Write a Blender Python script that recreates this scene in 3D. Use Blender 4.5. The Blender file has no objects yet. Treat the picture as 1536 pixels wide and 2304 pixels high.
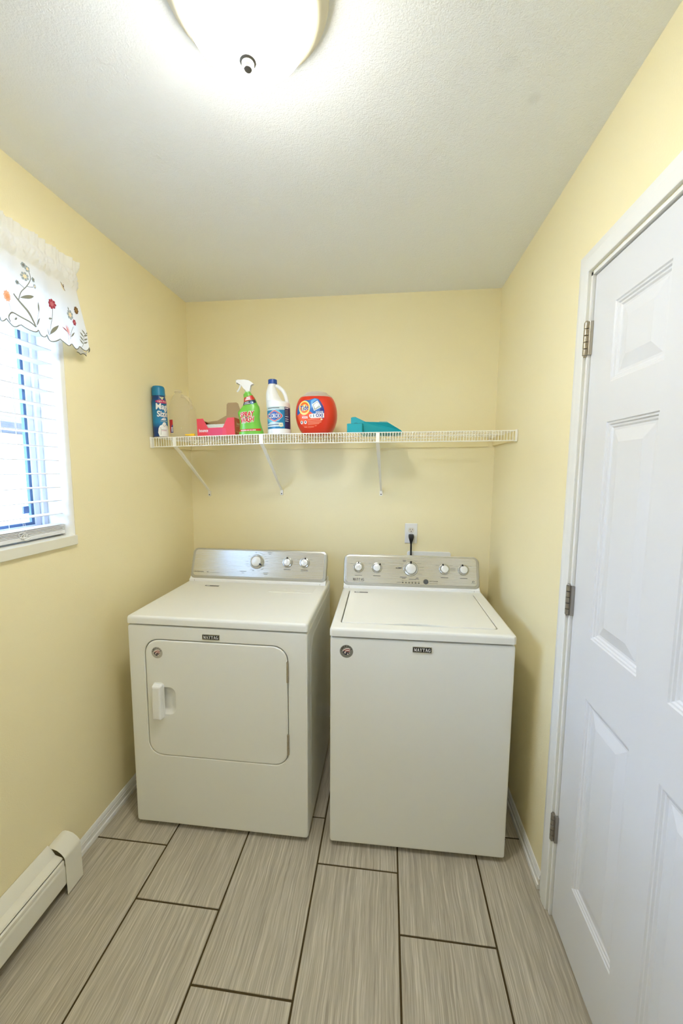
import bpy, bmesh, math, random
from mathutils import Vector, Matrix
from mathutils.geometry import tessellate_polygon

random.seed(7)
PI = math.pi
SC = bpy.context.scene
COL = SC.collection

# ------------------------------------------------------------------ camera
CAM_POS = Vector((1.1688, -2.26, 1.5047))
YAW, PITCH, ROLL, FOCAL_PX = 0.1153, -0.1067, 0.0055, 887.945
fw = Vector((-math.sin(YAW) * math.cos(PITCH), math.cos(YAW) * math.cos(PITCH), math.sin(PITCH)))
rt0 = Vector((math.cos(YAW), math.sin(YAW), 0)); up0 = rt0.cross(fw)
rt = rt0 * math.cos(ROLL) + up0 * math.sin(ROLL)
up = -rt0 * math.sin(ROLL) + up0 * math.cos(ROLL)
cd = bpy.data.cameras.new('camera'); cam = bpy.data.objects.new('camera', cd); COL.objects.link(cam)
cd.sensor_fit = 'VERTICAL'; cd.sensor_height = 36.0; cd.lens = FOCAL_PX / 2304 * 36.0
cd.clip_start = 0.02; cd.clip_end = 200
m = Matrix.Identity(4)
for i in range(3):
    m[i][0], m[i][1], m[i][2], m[i][3] = rt[i], up[i], -fw[i], CAM_POS[i]
cam.matrix_world = m
SC.camera = cam

# ------------------------------------------------------------------ world, sun, exposure
SC.view_settings.view_transform = 'Standard'
SC.view_settings.look = 'None'
SC.view_settings.exposure = 0.0
SC.view_settings.gamma = 1.0
SC.view_settings.use_curve_mapping = False
SC.cycles.use_denoising = True
SC.cycles.adaptive_threshold = .15
SC.cycles.adaptive_min_samples = 16
SC.cycles.use_light_tree = False
SC.cycles.max_bounces = 8
SC.cycles.diffuse_bounces = 6
SC.cycles.glossy_bounces = 3
SC.cycles.transparent_max_bounces = 24
SC.cycles.sample_clamp_indirect = 8.0

SKY_STRENGTH = 26.0
LAMP_STRENGTH = 116.0
w = bpy.data.worlds.new('sky'); SC.world = w; w.use_nodes = True
bg = w.node_tree.nodes['Background']
bg.inputs[0].default_value = (0.46, 0.63, 1.0, 1)
bg.inputs[1].default_value = SKY_STRENGTH

sd = bpy.data.lights.new('sun', 'SUN'); sd.energy = 4.0; sd.angle = 0.01; sd.color = (1, .95, .86)
sun = bpy.data.objects.new('sun', sd); COL.objects.link(sun)
sun.location = (4, -1, 8)
sun.rotation_euler = Vector((-0.8, 0.25, -0.75)).to_track_quat('-Z', 'Y').to_euler()

pd = bpy.data.lights.new('window_portal', 'AREA'); pd.shape = 'RECTANGLE'; pd.size = 0.86; pd.size_y = 0.98
pd.cycles.is_portal = True
portal = bpy.data.objects.new('window_portal', pd); COL.objects.link(portal)
pd2 = bpy.data.lights.new('fill_window_portal', 'AREA'); pd2.shape = 'RECTANGLE'; pd2.size = .30; pd2.size_y = .34; pd2.cycles.is_portal = True  # sampling portal for the fill window added behind the camera
portal2 = bpy.data.objects.new('fill_window_portal', pd2); COL.objects.link(portal2)
portal2.matrix_world = Matrix.Translation((.90, -3.27, 1.56)) @ Vector((0, 1, 0)).to_track_quat('-Z', 'Z').to_matrix().to_4x4()
portal.matrix_world = Matrix.Translation((-0.20, -1.42, 1.69)) @ Vector((1, 0, 0)).to_track_quat('-Z', 'Z').to_matrix().to_4x4()

# ------------------------------------------------------------------ helpers
def lin(c):
    c = c / 255.0
    return c / 12.92 if c <= .04045 else ((c + .055) / 1.055) ** 2.4
def rgb(r, g, b): return (lin(r), lin(g), lin(b), 1)

MATS = {}
def mat(name, col, rough=.5, metal=0., spec=.5, coat=0., bump=None, bscale=200., bdist=.0005, var=0., emis=None, estr=0., trans=0.):
    """principled material with optional noise bump and slight colour variation"""
    if name in MATS: return MATS[name]
    M = bpy.data.materials.new(name); M.use_nodes = True
    nt = M.node_tree; b = nt.nodes['Principled BSDF']
    b.inputs['Base Color'].default_value = col
    b.inputs['Roughness'].default_value = rough; b.inputs['Metallic'].default_value = metal
    b.inputs['Specular IOR Level'].default_value = spec; b.inputs['Coat Weight'].default_value = coat
    b.inputs['Transmission Weight'].default_value = trans
    if emis: b.inputs['Emission Color'].default_value = emis; b.inputs['Emission Strength'].default_value = estr
    if bump or var:
        tc = nt.nodes.new('ShaderNodeNewGeometry')
        n = nt.nodes.new('ShaderNodeTexNoise'); n.inputs['Scale'].default_value = bscale; n.inputs['Detail'].default_value = 3
        nt.links.new(tc.outputs['Position'], n.inputs['Vector'])
        if bump:
            bp = nt.nodes.new('ShaderNodeBump'); bp.inputs['Strength'].default_value = bump; bp.inputs['Distance'].default_value = bdist
            nt.links.new(n.outputs['Fac'], bp.inputs['Height']); nt.links.new(bp.outputs[0], b.inputs['Normal'])
        if var:
            n2 = nt.nodes.new('ShaderNodeTexNoise'); n2.inputs['Scale'].default_value = 2.5; n2.inputs['Detail'].default_value = 4
            nt.links.new(tc.outputs['Position'], n2.inputs['Vector'])
            mx = nt.nodes.new('ShaderNodeMix'); mx.data_type = 'RGBA'
            mx.inputs[6].default_value = [c * (1 - var) for c in col[:3]] + [1]; mx.inputs[7].default_value = [min(1, c * (1 + var)) for c in col[:3]] + [1]
            nt.links.new(n2.outputs['Fac'], mx.inputs[0]); nt.links.new(mx.outputs[2], b.inputs['Base Color'])
    MATS[name] = M
    return M

def link(o, parent=None):
    COL.objects.link(o)
    if parent: o.parent = parent
    return o
def smooth(me, ang=35):
    me.polygons.foreach_set('use_smooth', [True] * len(me.polygons))
    try: me.set_sharp_from_angle(angle=math.radians(ang))
    except Exception: pass
def obj(name, bm, m, parent=None, sm=True, label=None):
    """one bmesh -> one mesh object"""
    me = bpy.data.meshes.new(name)
    bmesh.ops.recalc_face_normals(bm, faces=bm.faces)
    bm.to_mesh(me); bm.free()
    for k in (m if isinstance(m, (list, tuple)) else [m]): me.materials.append(k)
    if sm: smooth(me)
    o = link(bpy.data.objects.new(name, me), parent)
    if sm and name != 'fabric':
        wm = o.modifiers.new('normals', 'WEIGHTED_NORMAL'); wm.keep_sharp = True; wm.weight = 90
    if label: o['label'] = label
    return o
def thing(name, label, cat, loc=(0, 0, 0), rz=0, group=None):
    o = bpy.data.objects.new(name, None); o.empty_display_size = .05; link(o)
    o.location = loc; o.rotation_euler = (0, 0, rz)
    o['label'] = label; o['category'] = cat
    if group: o['group'] = group
    return o
def tag(o, label, cat, group=None):
    o['label'] = label; o['category'] = cat
    if group: o['group'] = group
    return o
def struct(o, label=None):
    o['kind'] = 'structure'
    if label: o['label'] = label
    return o
def inst(name, me, parent, loc=(0, 0, 0)):
    o = link(bpy.data.objects.new(name, me), parent); o.location = loc
    return o

def box(bm, x0, x1, y0, y1, z0, z1, bevel=0., seg=2):
    r = bmesh.ops.create_cube(bm, size=1.0)
    for v in r['verts']:
        v.co = Vector((x0 + (v.co.x + .5) * (x1 - x0), y0 + (v.co.y + .5) * (y1 - y0), z0 + (v.co.z + .5) * (z1 - z0)))
    if bevel:
        es = list({e for v in r['verts'] for e in v.link_edges})
        bmesh.ops.bevel(bm, geom=es, offset=bevel, segments=seg, affect='EDGES', profile=.5)
    return bm
def nb(): return bmesh.new()
def loft(bm, loops, cap0=True, cap1=True, closed=True):
    """loops: lists of Vectors of equal length"""
    vs = [[bm.verts.new(p) for p in L] for L in loops]
    n = len(loops[0])
    for a, b in zip(vs[:-1], vs[1:]):
        for i in range(n if closed else n - 1):
            j = (i + 1) % n
            try: bm.faces.new((a[i], a[j], b[j], b[i]))
            except ValueError: pass
    if cap0: bm.faces.new(vs[0])
    if cap1: bm.faces.new(vs[-1])
    return vs
def rr(x0, x1, y0, y1, r, seg=6):
    """rounded rectangle loop in 2D"""
    r = min(r, (x1 - x0) / 2 - 1e-5, (y1 - y0) / 2 - 1e-5); r = max(r, 1e-5)
    P = []
    for cx, cy, a0 in ((x1 - r, y0 + r, -PI / 2), (x1 - r, y1 - r, 0), (x0 + r, y1 - r, PI / 2), (x0 + r, y0 + r, PI)):
        for k in range(seg + 1):
            a = a0 + PI / 2 * k / seg
            P.append((cx + r * math.cos(a), cy + r * math.sin(a)))
    return P
def plate(bm, rect, r, prof, mp, seg=6, cap0=True, cap1=True):
    """stack of inset rounded rectangles; prof = [(inset, height)...]; mp(u, v, h) -> Vector"""
    loops = []
    for ins, h in prof:
        L = rr(rect[0] + ins, rect[1] - ins, rect[2] + ins, rect[3] - ins, max(r - ins, .0005), seg)
        loops.append([mp(u, v, h) for u, v in L])
    return loft(bm, loops, cap0, cap1)
def lathe(bm, prof, n=32, mp=None, cap=True):
    """prof = [(radius, height)...]"""
    mp = mp or (lambda x, y, z: Vector((x, y, z)))
    loops = [[mp(r * math.cos(2 * PI * k / n), r * math.sin(2 * PI * k / n), h) for k in range(n)] for r, h in prof]
    return loft(bm, loops, cap, cap)
def tube(bm, pts, r, n=8, cap=True):
    pts = [Vector(p) for p in pts]
    rs = r if isinstance(r, (list, tuple)) else [r] * len(pts)
    loops = []; prev = None
    for i, p in enumerate(pts):
        t = (pts[min(i + 1, len(pts) - 1)] - pts[max(i - 1, 0)]).normalized()
        if prev is None:
            a = Vector((0, 0, 1)) if abs(t.z) < .9 else Vector((1, 0, 0))
            u = t.cross(a).normalized()
        else:
            u = (prev - t * prev.dot(t)).normalized()
        prev = u; v = t.cross(u)
        loops.append([p + (u * math.cos(2 * PI * k / n) + v * math.sin(2 * PI * k / n)) * rs[i] for k in range(n)])
    return loft(bm, loops, cap, cap)
def prism(bm, pts, d0, d1, mp, bevel=0.):
    """2D outline extruded from d0 to d1"""
    lo = [bm.verts.new(mp(u, v, d0)) for u, v in pts]; hi = [bm.verts.new(mp(u, v, d1)) for u, v in pts]
    n = len(pts); fs = []
    for i in range(n):
        j = (i + 1) % n; fs.append(bm.faces.new((lo[i], lo[j], hi[j], hi[i])))
    fs.append(bm.faces.new(lo)); fs.append(bm.faces.new(hi))
    if bevel:
        es = list({e for f in fs[-2:] for e in f.edges})
        bmesh.ops.bevel(bm, geom=es, offset=bevel, segments=2, affect='EDGES', profile=.5)
def catmull(P, n):
    P = [tuple(p) for p in P]; out = []
    for i in range(len(P) - 1):
        p0, p1, p2, p3 = P[max(i - 1, 0)], P[i], P[i + 1], P[min(i + 2, len(P) - 1)]
        for k in range(n):
            t = k / n
            out.append(tuple(.5 * ((2 * b) + (-a + c) * t + (2 * a - 5 * b + 4 * c - d) * t * t + (-a + 3 * b - 3 * c + d) * t ** 3) for a, b, c, d in zip(p0, p1, p2, p3)))
    out.append(P[-1]); return out
def interp(x, pts):
    if x <= pts[0][0]: return pts[0][1]
    for (a, b), (c, d) in zip(pts[:-1], pts[1:]):
        if x <= c: return b + (d - b) * (x - a) / (c - a)
    return pts[-1][1]

# ---- printed graphics: flat shapes laid on a surface, one mesh with several materials
class Decal:
    def __init__(s): s.tris = []; s.mats = []
    def mi(s, m):
        if m not in s.mats: s.mats.append(m)
        return s.mats.index(m)
    def poly(s, pts, m, layer=0):
        k = s.mi(m); P = [Vector((p[0], p[1], 0)) for p in pts]
        for t in tessellate_polygon([P]): s.tris.append(([tuple(P[i][:2]) for i in t], k, layer))
    def rect(s, x0, x1, y0, y1, m, layer=0, r=0.): s.poly(rr(x0, x1, y0, y1, r, 4) if r else [(x0, y0), (x1, y0), (x1, y1), (x0, y1)], m, layer)
    def ell(s, cx, cy, rx, ry, m, layer=0, n=28): s.poly([(cx + rx * math.cos(2 * PI * k / n), cy + ry * math.sin(2 * PI * k / n)) for k in range(n)], m, layer)
    def arc(s, cx, cy, r0, r1, a0, a1, m, layer=0, n=24):
        for k in range(n):
            a, b = a0 + (a1 - a0) * k / n, a0 + (a1 - a0) * (k + 1) / n
            s.poly([(cx + r0 * math.cos(a), cy + r0 * math.sin(a)), (cx + r1 * math.cos(a), cy + r1 * math.sin(a)), (cx + r1 * math.cos(b), cy + r1 * math.sin(b)), (cx + r0 * math.cos(b), cy + r0 * math.sin(b))], m, layer)
    def line(s, pts, wd, m, layer=0):
        for a, b in zip(pts[:-1], pts[1:]):
            d = Vector((b[0] - a[0], b[1] - a[1])); L = d.length or 1e-6; nx, ny = -d.y / L * wd / 2, d.x / L * wd / 2
            ex, ey = d.x / L * wd * .2, d.y / L * wd * .2
            s.poly([(a[0] + nx - ex, a[1] + ny - ey), (a[0] - nx - ex, a[1] - ny - ey), (b[0] - nx + ex, b[1] - ny + ey), (b[0] + nx + ex, b[1] + ny + ey)], m, layer)
    def tri(s, T, m, layer=0):
        k = s.mi(m)
        for t in T: s.tris.append((t, k, layer))
    def text(s, txt, cx, cy, wd, ht, m, layer=0, shear=0., bold=0., rot=0.):
        """fit txt into a wd x ht box centred on cx, cy"""
        T = text_tris(txt, bold)
        xs = [p[0] for t in T for p in t]; ys = [p[1] for t in T for p in t]
        x0, x1, y0, y1 = min(xs), max(xs), min(ys), max(ys)
        c, sn = math.cos(rot), math.sin(rot); out = []
        for t in T:
            q = []
            for x, y in t:
                v = ((y - y0) / (y1 - y0) - .5) * ht; u = ((x - x0) / (x1 - x0) - .5) * wd + shear * v
                q.append((cx + u * c - v * sn, cy + u * sn + v * c))
            out.append(q)
        s.tri(out, m, layer)
    def build(s, name, parent, mp, maxlen=.006, step=.00025, label=None):
        vs, fs, mi = [], [], []
        st = [(list(t), k, l) for t, k, l in s.tris]
        while st:
            t, k, l = st.pop()
            e = [math.dist(t[i], t[(i + 1) % 3]) for i in range(3)]
            i = max(range(3), key=lambda q: e[q])
            if e[i] > maxlen:
                a, b, c = t[i], t[(i + 1) % 3], t[(i + 2) % 3]; mid = ((a[0] + b[0]) / 2, (a[1] + b[1]) / 2)
                st += [([a, mid, c], k, l), ([mid, b, c], k, l)]; continue
            n = len(vs); h = .0004 + l * step
            area = (t[1][0] - t[0][0]) * (t[2][1] - t[0][1]) - (t[2][0] - t[0][0]) * (t[1][1] - t[0][1])
            if area < 0: t = [t[0], t[2], t[1]]
            vs += [tuple(mp(p[0], p[1], h)) for p in t]; fs.append((n, n + 1, n + 2)); mi.append(k)
        me = bpy.data.meshes.new(name); me.from_pydata(vs, [], fs)
        for q in s.mats: me.materials.append(q)
        me.polygons.foreach_set('material_index', mi)
        o = link(bpy.data.objects.new(name, me), parent)
        if name in ('console_print', 'plinth_joint', 'label_print', 'box_print', 'badge_lettering', 'capacity_label'): o['kind'] = 'stuff'
        if label: o['label'] = label
        return o
_TT = {}
def text_tris(txt, bold=0.):
    if (txt, bold) in _TT: return _TT[(txt, bold)]
    cu = bpy.data.curves.new('t', 'FONT'); cu.body = txt; cu.offset = bold; cu.resolution_u = 3
    o = bpy.data.objects.new('t', cu); COL.objects.link(o)
    dg = bpy.context.evaluated_depsgraph_get(); dg.update()
    me = o.evaluated_get(dg).to_mesh(); me.calc_loop_triangles()
    T = [[tuple(me.vertices[i].co[:2]) for i in lt.vertices] for lt in me.loop_triangles]
    o.evaluated_get(dg).to_mesh_clear()
    bpy.data.objects.remove(o); bpy.data.curves.remove(cu)
    _TT[(txt, bold)] = T
    return T
def slab_serif(d, txt, cx, cy, wd, ht, m, layer=0, gap=.12):
    """heavy Roman lettering with thick and thin strokes and serifs"""
    G = {}
    def S(x0, y0, x1, y1, w): return [(x0 - w / 2, y0), (x0 + w / 2, y0), (x1 + w / 2, y1), (x1 - w / 2, y1)]
    def F(x, y, l): return [(x - l / 2, y), (x + l / 2, y), (x + l / 2, y + .09), (x - l / 2, y + .09)]
    G['M'] = (1.06, [S(.14, 0, .14, 1, .09), S(.2, 1, .52, .08, .24), S(.84, 1, .54, .08, .09), S(.88, 0, .88, 1, .25), F(.14, 0, .28), F(.88, 0, .4), F(.14, .91, .3), F(.9, .91, .34)])
    G['A'] = (.96, [S(.14, 0, .46, 1, .1), S(.46, 1, .8, 0, .27), [(.24, .28), (.7, .28), (.68, .37), (.27, .37)], F(.14, 0, .3), F(.8, 0, .42)])
    G['Y'] = (.96, [S(.46, .45, .2, 1, .26), S(.46, .45, .8, 1, .1), S(.46, 0, .46, .5, .25), F(.46, 0, .46), F(.2, .91, .42), F(.8, .91, .3)])
    G['T'] = (.88, [S(.44, 0, .44, 1, .26), [(.02, .89), (.86, .89), (.86, 1), (.02, 1)], [(.02, .68), (.08, .68), (.14, .92), (.02, .92)], [(.86, .68), (.8, .68), (.74, .92), (.86, .92)], F(.44, 0, .46)])
    g = []
    for k in range(14):
        a, b = math.radians(45 + 19 * k), math.radians(45 + 19 * (k + 1))
        def pt(t, o): 
            if o: return (.48 + .46 * math.cos(t), .5 + .51 * math.sin(t))
            return (.50 + .24 * math.cos(t), .5 + .40 * math.sin(t))
        g.append([pt(a, 1), pt(a, 0), pt(b, 0), pt(b, 1)])
    g += [S(.8, .0, .8, .42, .22), F(.76, .38, .4), [(.78, .66), (.84, .66), (.84, 1), (.78, .9)]]
    G['G'] = (.98, g)
    tot = sum(G[c][0] for c in txt) + gap * (len(txt) - 1); x = 0
    for c in txt:
        for P in G[c][1]:
            d.poly([(cx + ((x + u) / tot - .5) * wd, cy + (v - .5) * ht) for u, v in P], m, layer)
        x += G[c][0] + gap

# ------------------------------------------------------------------ materials
WALL = mat('yellow_wall_paint', rgb(243, 231, 188), .62, spec=.3, bump=.35, bscale=230, bdist=.0012, var=.015)
WHITE = mat('white_trim_paint', rgb(236, 236, 232), .32, spec=.5, bump=.05, bscale=60, bdist=.0006)
DOORM = mat('white_door_paint', rgb(223, 224, 226), .36, spec=.5, bump=.12, bscale=420, bdist=.0003)
CLEAT = mat('cream_strip_paint', rgb(240, 226, 176), .5)
ENAMEL = mat('white_enamel', rgb(231, 230, 220), .32, spec=.35, bump=.10, bscale=650, bdist=.0002)
PLASTIC_W = mat('white_plastic', rgb(236, 236, 232), .35)
VINYL = mat('white_vinyl', rgb(222, 223, 226), .35)
WIRE = mat('white_coated_wire', rgb(244, 242, 232), .3)
HEATER = mat('cream_heater_enamel', rgb(232, 229, 214), .35)
BLACK = mat('black_plastic', rgb(22, 22, 22), .4)
DARK = mat('dark_grey_print', rgb(62, 60, 58), .5)
MIDG = mat('mid_grey_print', rgb(120, 118, 112), .5)
NICKEL = mat('satin_nickel', rgb(186, 178, 160), .32, metal=.9)
STEEL = mat('hinge_steel', rgb(160, 156, 150), .35, metal=.9)
SILVER = mat('silver_plastic', rgb(186, 184, 172), .32, metal=.55)
CHROME = mat('chrome_knob', rgb(205, 205, 200), .18, metal=.9)
KNOBW = mat('pale_knob_cap', rgb(226, 226, 222), .28, metal=.25)
TEAL = mat('teal_plastic', rgb(0, 158, 168), .38)
GRAPHITE = mat('graphite_plate', rgb(74, 76, 74), .4)
PAPERW = mat('white_print', rgb(240, 240, 236), .5)

def brushed():
    M = bpy.data.materials.new('brushed_steel_panel'); M.use_nodes = True; nt = M.node_tree; b = nt.nodes['Principled BSDF']
    b.inputs['Base Color'].default_value = rgb(214, 212, 204); b.inputs['Metallic'].default_value = .85
    tc = nt.nodes.new('ShaderNodeTexCoord'); mp = nt.nodes.new('ShaderNodeMapping'); mp.inputs['Scale'].default_value = (3, 700, 700)
    n = nt.nodes.new('ShaderNodeTexNoise'); n.inputs['Scale'].default_value = 2; n.inputs['Detail'].default_value = 2
    r = nt.nodes.new('ShaderNodeMapRange'); r.inputs[3].default_value = .20; r.inputs[4].default_value = .32
    bp = nt.nodes.new('ShaderNodeBump'); bp.inputs['Strength'].default_value = .12; bp.inputs['Distance'].default_value = .0002
    nt.links.new(tc.outputs['Object'], mp.inputs[0]); nt.links.new(mp.outputs[0], n.inputs['Vector'])
    nt.links.new(n.outputs['Fac'], r.inputs[0]); nt.links.new(r.outputs[0], b.inputs['Roughness'])
    nt.links.new(n.outputs['Fac'], bp.inputs['Height']); nt.links.new(bp.outputs[0], b.inputs['Normal'])
    return M
BRUSHED = brushed()

def ceiling_mat():
    M = bpy.data.materials.new('textured_ceiling_paint'); M.use_nodes = True; nt = M.node_tree; b = nt.nodes['Principled BSDF']
    b.inputs['Roughness'].default_value = .8; b.inputs['Specular IOR Level'].default_value = .2
    g = nt.nodes.new('ShaderNodeNewGeometry')
    n = nt.nodes.new('ShaderNodeTexNoise'); n.inputs['Scale'].default_value = 95; n.inputs['Detail'].default_value = 3
    n2 = nt.nodes.new('ShaderNodeTexNoise'); n2.inputs['Scale'].default_value = 260; n2.inputs['Detail'].default_value = 2
    ad = nt.nodes.new('ShaderNodeMath'); ad.operation = 'ADD'
    bp = nt.nodes.new('ShaderNodeBump'); bp.inputs['Strength'].default_value = .55; bp.inputs['Distance'].default_value = .0022
    for q in (n, n2): nt.links.new(g.outputs['Position'], q.inputs['Vector'])
    nt.links.new(n.outputs['Fac'], ad.inputs[0]); nt.links.new(n2.outputs['Fac'], ad.inputs[1])
    nt.links.new(ad.outputs[0], bp.inputs['Height']); nt.links.new(bp.outputs[0], b.inputs['Normal'])
    base = rgb(241, 243, 243); prev = None
    col = nt.nodes.new('ShaderNodeRGB'); col.outputs[0].default_value = base; prev = col.outputs[0]
    # faint grey smudges left on the paint
    for (x, y, r, s) in ((1.525, -1.09, .022, .10), (1.43, -1.19, .035, .06), (1.33, -1.33, .03, .05)):
        dn = nt.nodes.new('ShaderNodeVectorMath'); dn.operation = 'DISTANCE'; dn.inputs[1].default_value = (x, y, 2.4545)
        nt.links.new(g.outputs['Position'], dn.inputs[0])
        mr = nt.nodes.new('ShaderNodeMapRange'); mr.interpolation_type = 'SMOOTHSTEP'
        mr.inputs[1].default_value = r * .3; mr.inputs[2].default_value = r; mr.inputs[3].default_value = s; mr.inputs[4].default_value = 0
        nt.links.new(dn.outputs['Value'], mr.inputs[0])
        mx = nt.nodes.new('ShaderNodeMix'); mx.data_type = 'RGBA'; mx.inputs[7].default_value = rgb(120, 118, 112)
        nt.links.new(mr.outputs[0], mx.inputs[0]); nt.links.new(prev, mx.inputs[6]); prev = mx.outputs[2]
    nt.links.new(prev, b.inputs['Base Color'])
    return M
CEIL = ceiling_mat()

def tile_mat():
    M = bpy.data.materials.new('striated_porcelain_tile'); M.use_nodes = True; nt = M.node_tree; b = nt.nodes['Principled BSDF']
    b.inputs['Roughness'].default_value = .42; b.inputs['Specular IOR Level'].default_value = .4
    g = nt.nodes.new('ShaderNodeNewGeometry'); oi = nt.nodes.new('ShaderNodeObjectInfo')
    off = nt.nodes.new('ShaderNodeVectorMath'); off.operation = 'SCALE'; off.inputs[0].default_value = (13.7, 7.1, 3.3)
    nt.links.new(oi.outputs['Random'], off.inputs['Scale'])
    ad = nt.nodes.new('ShaderNodeVectorMath'); nt.links.new(g.outputs['Position'], ad.inputs[0]); nt.links.new(off.outputs[0], ad.inputs[1])
    # slight waviness of the veins
    wn = nt.nodes.new('ShaderNodeTexNoise'); wn.inputs['Scale'].default_value = 9; wn.inputs['Detail'].default_value = 2
    nt.links.new(ad.outputs[0], wn.inputs['Vector'])
    ws = nt.nodes.new('ShaderNodeVectorMath'); ws.operation = 'SCALE'; ws.inputs['Scale'].default_value = .012
    nt.links.new(wn.outputs['Color'], ws.inputs[0])
    ad2 = nt.nodes.new('ShaderNodeVectorMath'); nt.links.new(ad.outputs[0], ad2.inputs[0]); nt.links.new(ws.outputs[0], ad2.inputs[1])
    def streak(sx, sy, det):
        mp = nt.nodes.new('ShaderNodeMapping'); mp.inputs['Scale'].default_value = (sx, sy, 1); nt.links.new(ad2.outputs[0], mp.inputs[0])
        n = nt.nodes.new('ShaderNodeTexNoise'); n.inputs['Scale'].default_value = 1; n.inputs['Detail'].default_value = det
        n.inputs['Roughness'].default_value = .65
        nt.links.new(mp.outputs[0], n.inputs['Vector']); return n.outputs['Fac']
    s1, s2 = streak(230, 5.0, 4), streak(55, 2.2, 3)
    s3 = streak(330, 7, 2)
    r1 = nt.nodes.new('ShaderNodeValToRGB'); cr = r1.color_ramp
    cr.elements[0].position = .30; cr.elements[0].color = rgb(154, 144, 126)
    cr.elements[1].position = .74; cr.elements[1].color = rgb(214, 206, 188)
    e = cr.elements.new(.52); e.color = rgb(180, 171, 152)
    nt.links.new(s1, r1.inputs[0])
    r2 = nt.nodes.new('ShaderNodeMapRange'); r2.inputs[1].default_value = .3; r2.inputs[2].default_value = .7; r2.inputs[3].default_value = .93; r2.inputs[4].default_value = 1.06
    nt.links.new(s2, r2.inputs[0])
    hv = nt.nodes.new('ShaderNodeHueSaturation'); nt.links.new(r1.outputs[0], hv.inputs['Color']); nt.links.new(r2.outputs[0], hv.inputs['Value'])
    # thin pale veins
    r3 = nt.nodes.new('ShaderNodeMapRange'); r3.inputs[1].default_value = .64; r3.inputs[2].default_value = .72; r3.inputs[3].default_value = 0; r3.inputs[4].default_value = .55
    nt.links.new(s3, r3.inputs[0])
    mx = nt.nodes.new('ShaderNodeMix'); mx.data_type = 'RGBA'; mx.inputs[7].default_value = rgb(222, 213, 190)
    nt.links.new(r3.outputs[0], mx.inputs[0]); nt.links.new(hv.outputs[0], mx.inputs[6]); nt.links.new(mx.outputs[2], b.inputs['Base Color'])
    bp = nt.nodes.new('ShaderNodeBump'); bp.inputs['Strength'].default_value = .15; bp.inputs['Distance'].default_value = .0006
    nt.links.new(s1, bp.inputs['Height']); nt.links.new(bp.outputs[0], b.inputs['Normal'])
    return M
TILE = tile_mat()
GROUT = mat('dark_brown_grout', rgb(78, 66, 42), .9, spec=.1, bump=.3, bscale=500, bdist=.001)

def glass_mat():
    M = bpy.data.materials.new('window_glass'); M.use_nodes = True; nt = M.node_tree; nt.nodes.clear()
    o = nt.nodes.new('ShaderNodeOutputMaterial'); t = nt.nodes.new('ShaderNodeBsdfTransparent'); g = nt.nodes.new('ShaderNodeBsdfGlossy')
    g.inputs['Roughness'].default_value = .02; t.inputs[0].default_value = (.93, .97, 1, 1)
    x = nt.nodes.new('ShaderNodeMixShader'); x.inputs[0].default_value = .04
    nt.links.new(t.outputs[0], x.inputs[1]); nt.links.new(g.outputs[0], x.inputs[2]); nt.links.new(x.outputs[0], o.inputs[0])
    return M
GLASS = glass_mat()
def mix_translucent(name, col, transparent=0., translucent=.5, rough=.5):
    M = bpy.data.materials.new(name); M.use_nodes = True; nt = M.node_tree; b = nt.nodes['Principled BSDF']; o = nt.nodes['Material Output']
    b.inputs['Base Color'].default_value = col; b.inputs['Roughness'].default_value = rough
    tl = nt.nodes.new('ShaderNodeBsdfTranslucent'); tl.inputs[0].default_value = col
    x = nt.nodes.new('ShaderNodeMixShader'); x.inputs[0].default_value = translucent
    nt.links.new(b.outputs[0], x.inputs[1]); nt.links.new(tl.outputs[0], x.inputs[2])
    if transparent:
        t = nt.nodes.new('ShaderNodeBsdfTransparent'); y = nt.nodes.new('ShaderNodeMixShader'); y.inputs[0].default_value = transparent
        nt.links.new(x.outputs[0], y.inputs[1]); nt.links.new(t.outputs[0], y.inputs[2]); nt.links.new(y.outputs[0], o.inputs[0])
    else: nt.links.new(x.outputs[0], o.inputs[0])
    return M
FABRIC = mix_translucent('white_sheer_cotton', rgb(246, 246, 244), 0, .45, .9)
JUGM = mix_translucent('translucent_milky_plastic', rgb(236, 228, 204), .76, .4, .3)
LIDM = mix_translucent('frosted_clear_plastic', rgb(232, 228, 214), .25, .3, .3)

# ------------------------------------------------------------------ room shell
W, H, YR, T = 1.745, 2.4545, -3.1, .15        # width, ceiling height, rear wall, wall thickness
WY0, WY1, WZ0, WZ1 = -1.90, -.908, 1.235, 2.13   # window opening in the left wall
DY0, DY1, DZ1 = -1.778, -.984, 2.072             # door opening in the right wall

fl = struct(obj('floor', box(nb(), -T, W + T, YR - T, T, -.12, -.003), GROUT, sm=False), 'grey striated plank tiles with dark grout')
TX, TP, TLN, TJ, GR = .3141, .3064, .5985, -.9135, .0062
def tile_mesh(wd, ln):
    bm = nb(); plate(bm, (0, wd, 0, ln), .0006, [(0, -.008), (0, -.0012), (.0012, 0)], lambda u, v, h: Vector((u, v, h)), 1, True, True)
    me = bpy.data.meshes.new('tile'); bmesh.ops.recalc_face_normals(bm, faces=bm.faces); bm.to_mesh(me); bm.free(); me.materials.append(TILE)
    return me
tile_cache = {}
for c in range(6):
    xa, xb = TX + (c - 1) * TP + GR / 2, TX + c * TP - GR / 2
    xa, xb = max(xa, 0.003), min(xb, W + .045)
    joint = TJ - (c % 3) * TLN / 3
    for k in range(-4, 4):
        ya, yb = joint + k * TLN + GR / 2, joint + (k + 1) * TLN - GR / 2
        ya, yb = max(ya, YR + .003), min(yb, -.003)
        if yb - ya < .02: continue
        key = (round(xb - xa, 4), round(yb - ya, 4))
        if key not in tile_cache: tile_cache[key] = tile_mesh(xb - xa, yb - ya)
        inst('tile', tile_cache[key], fl, (xa, ya, 0))

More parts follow.
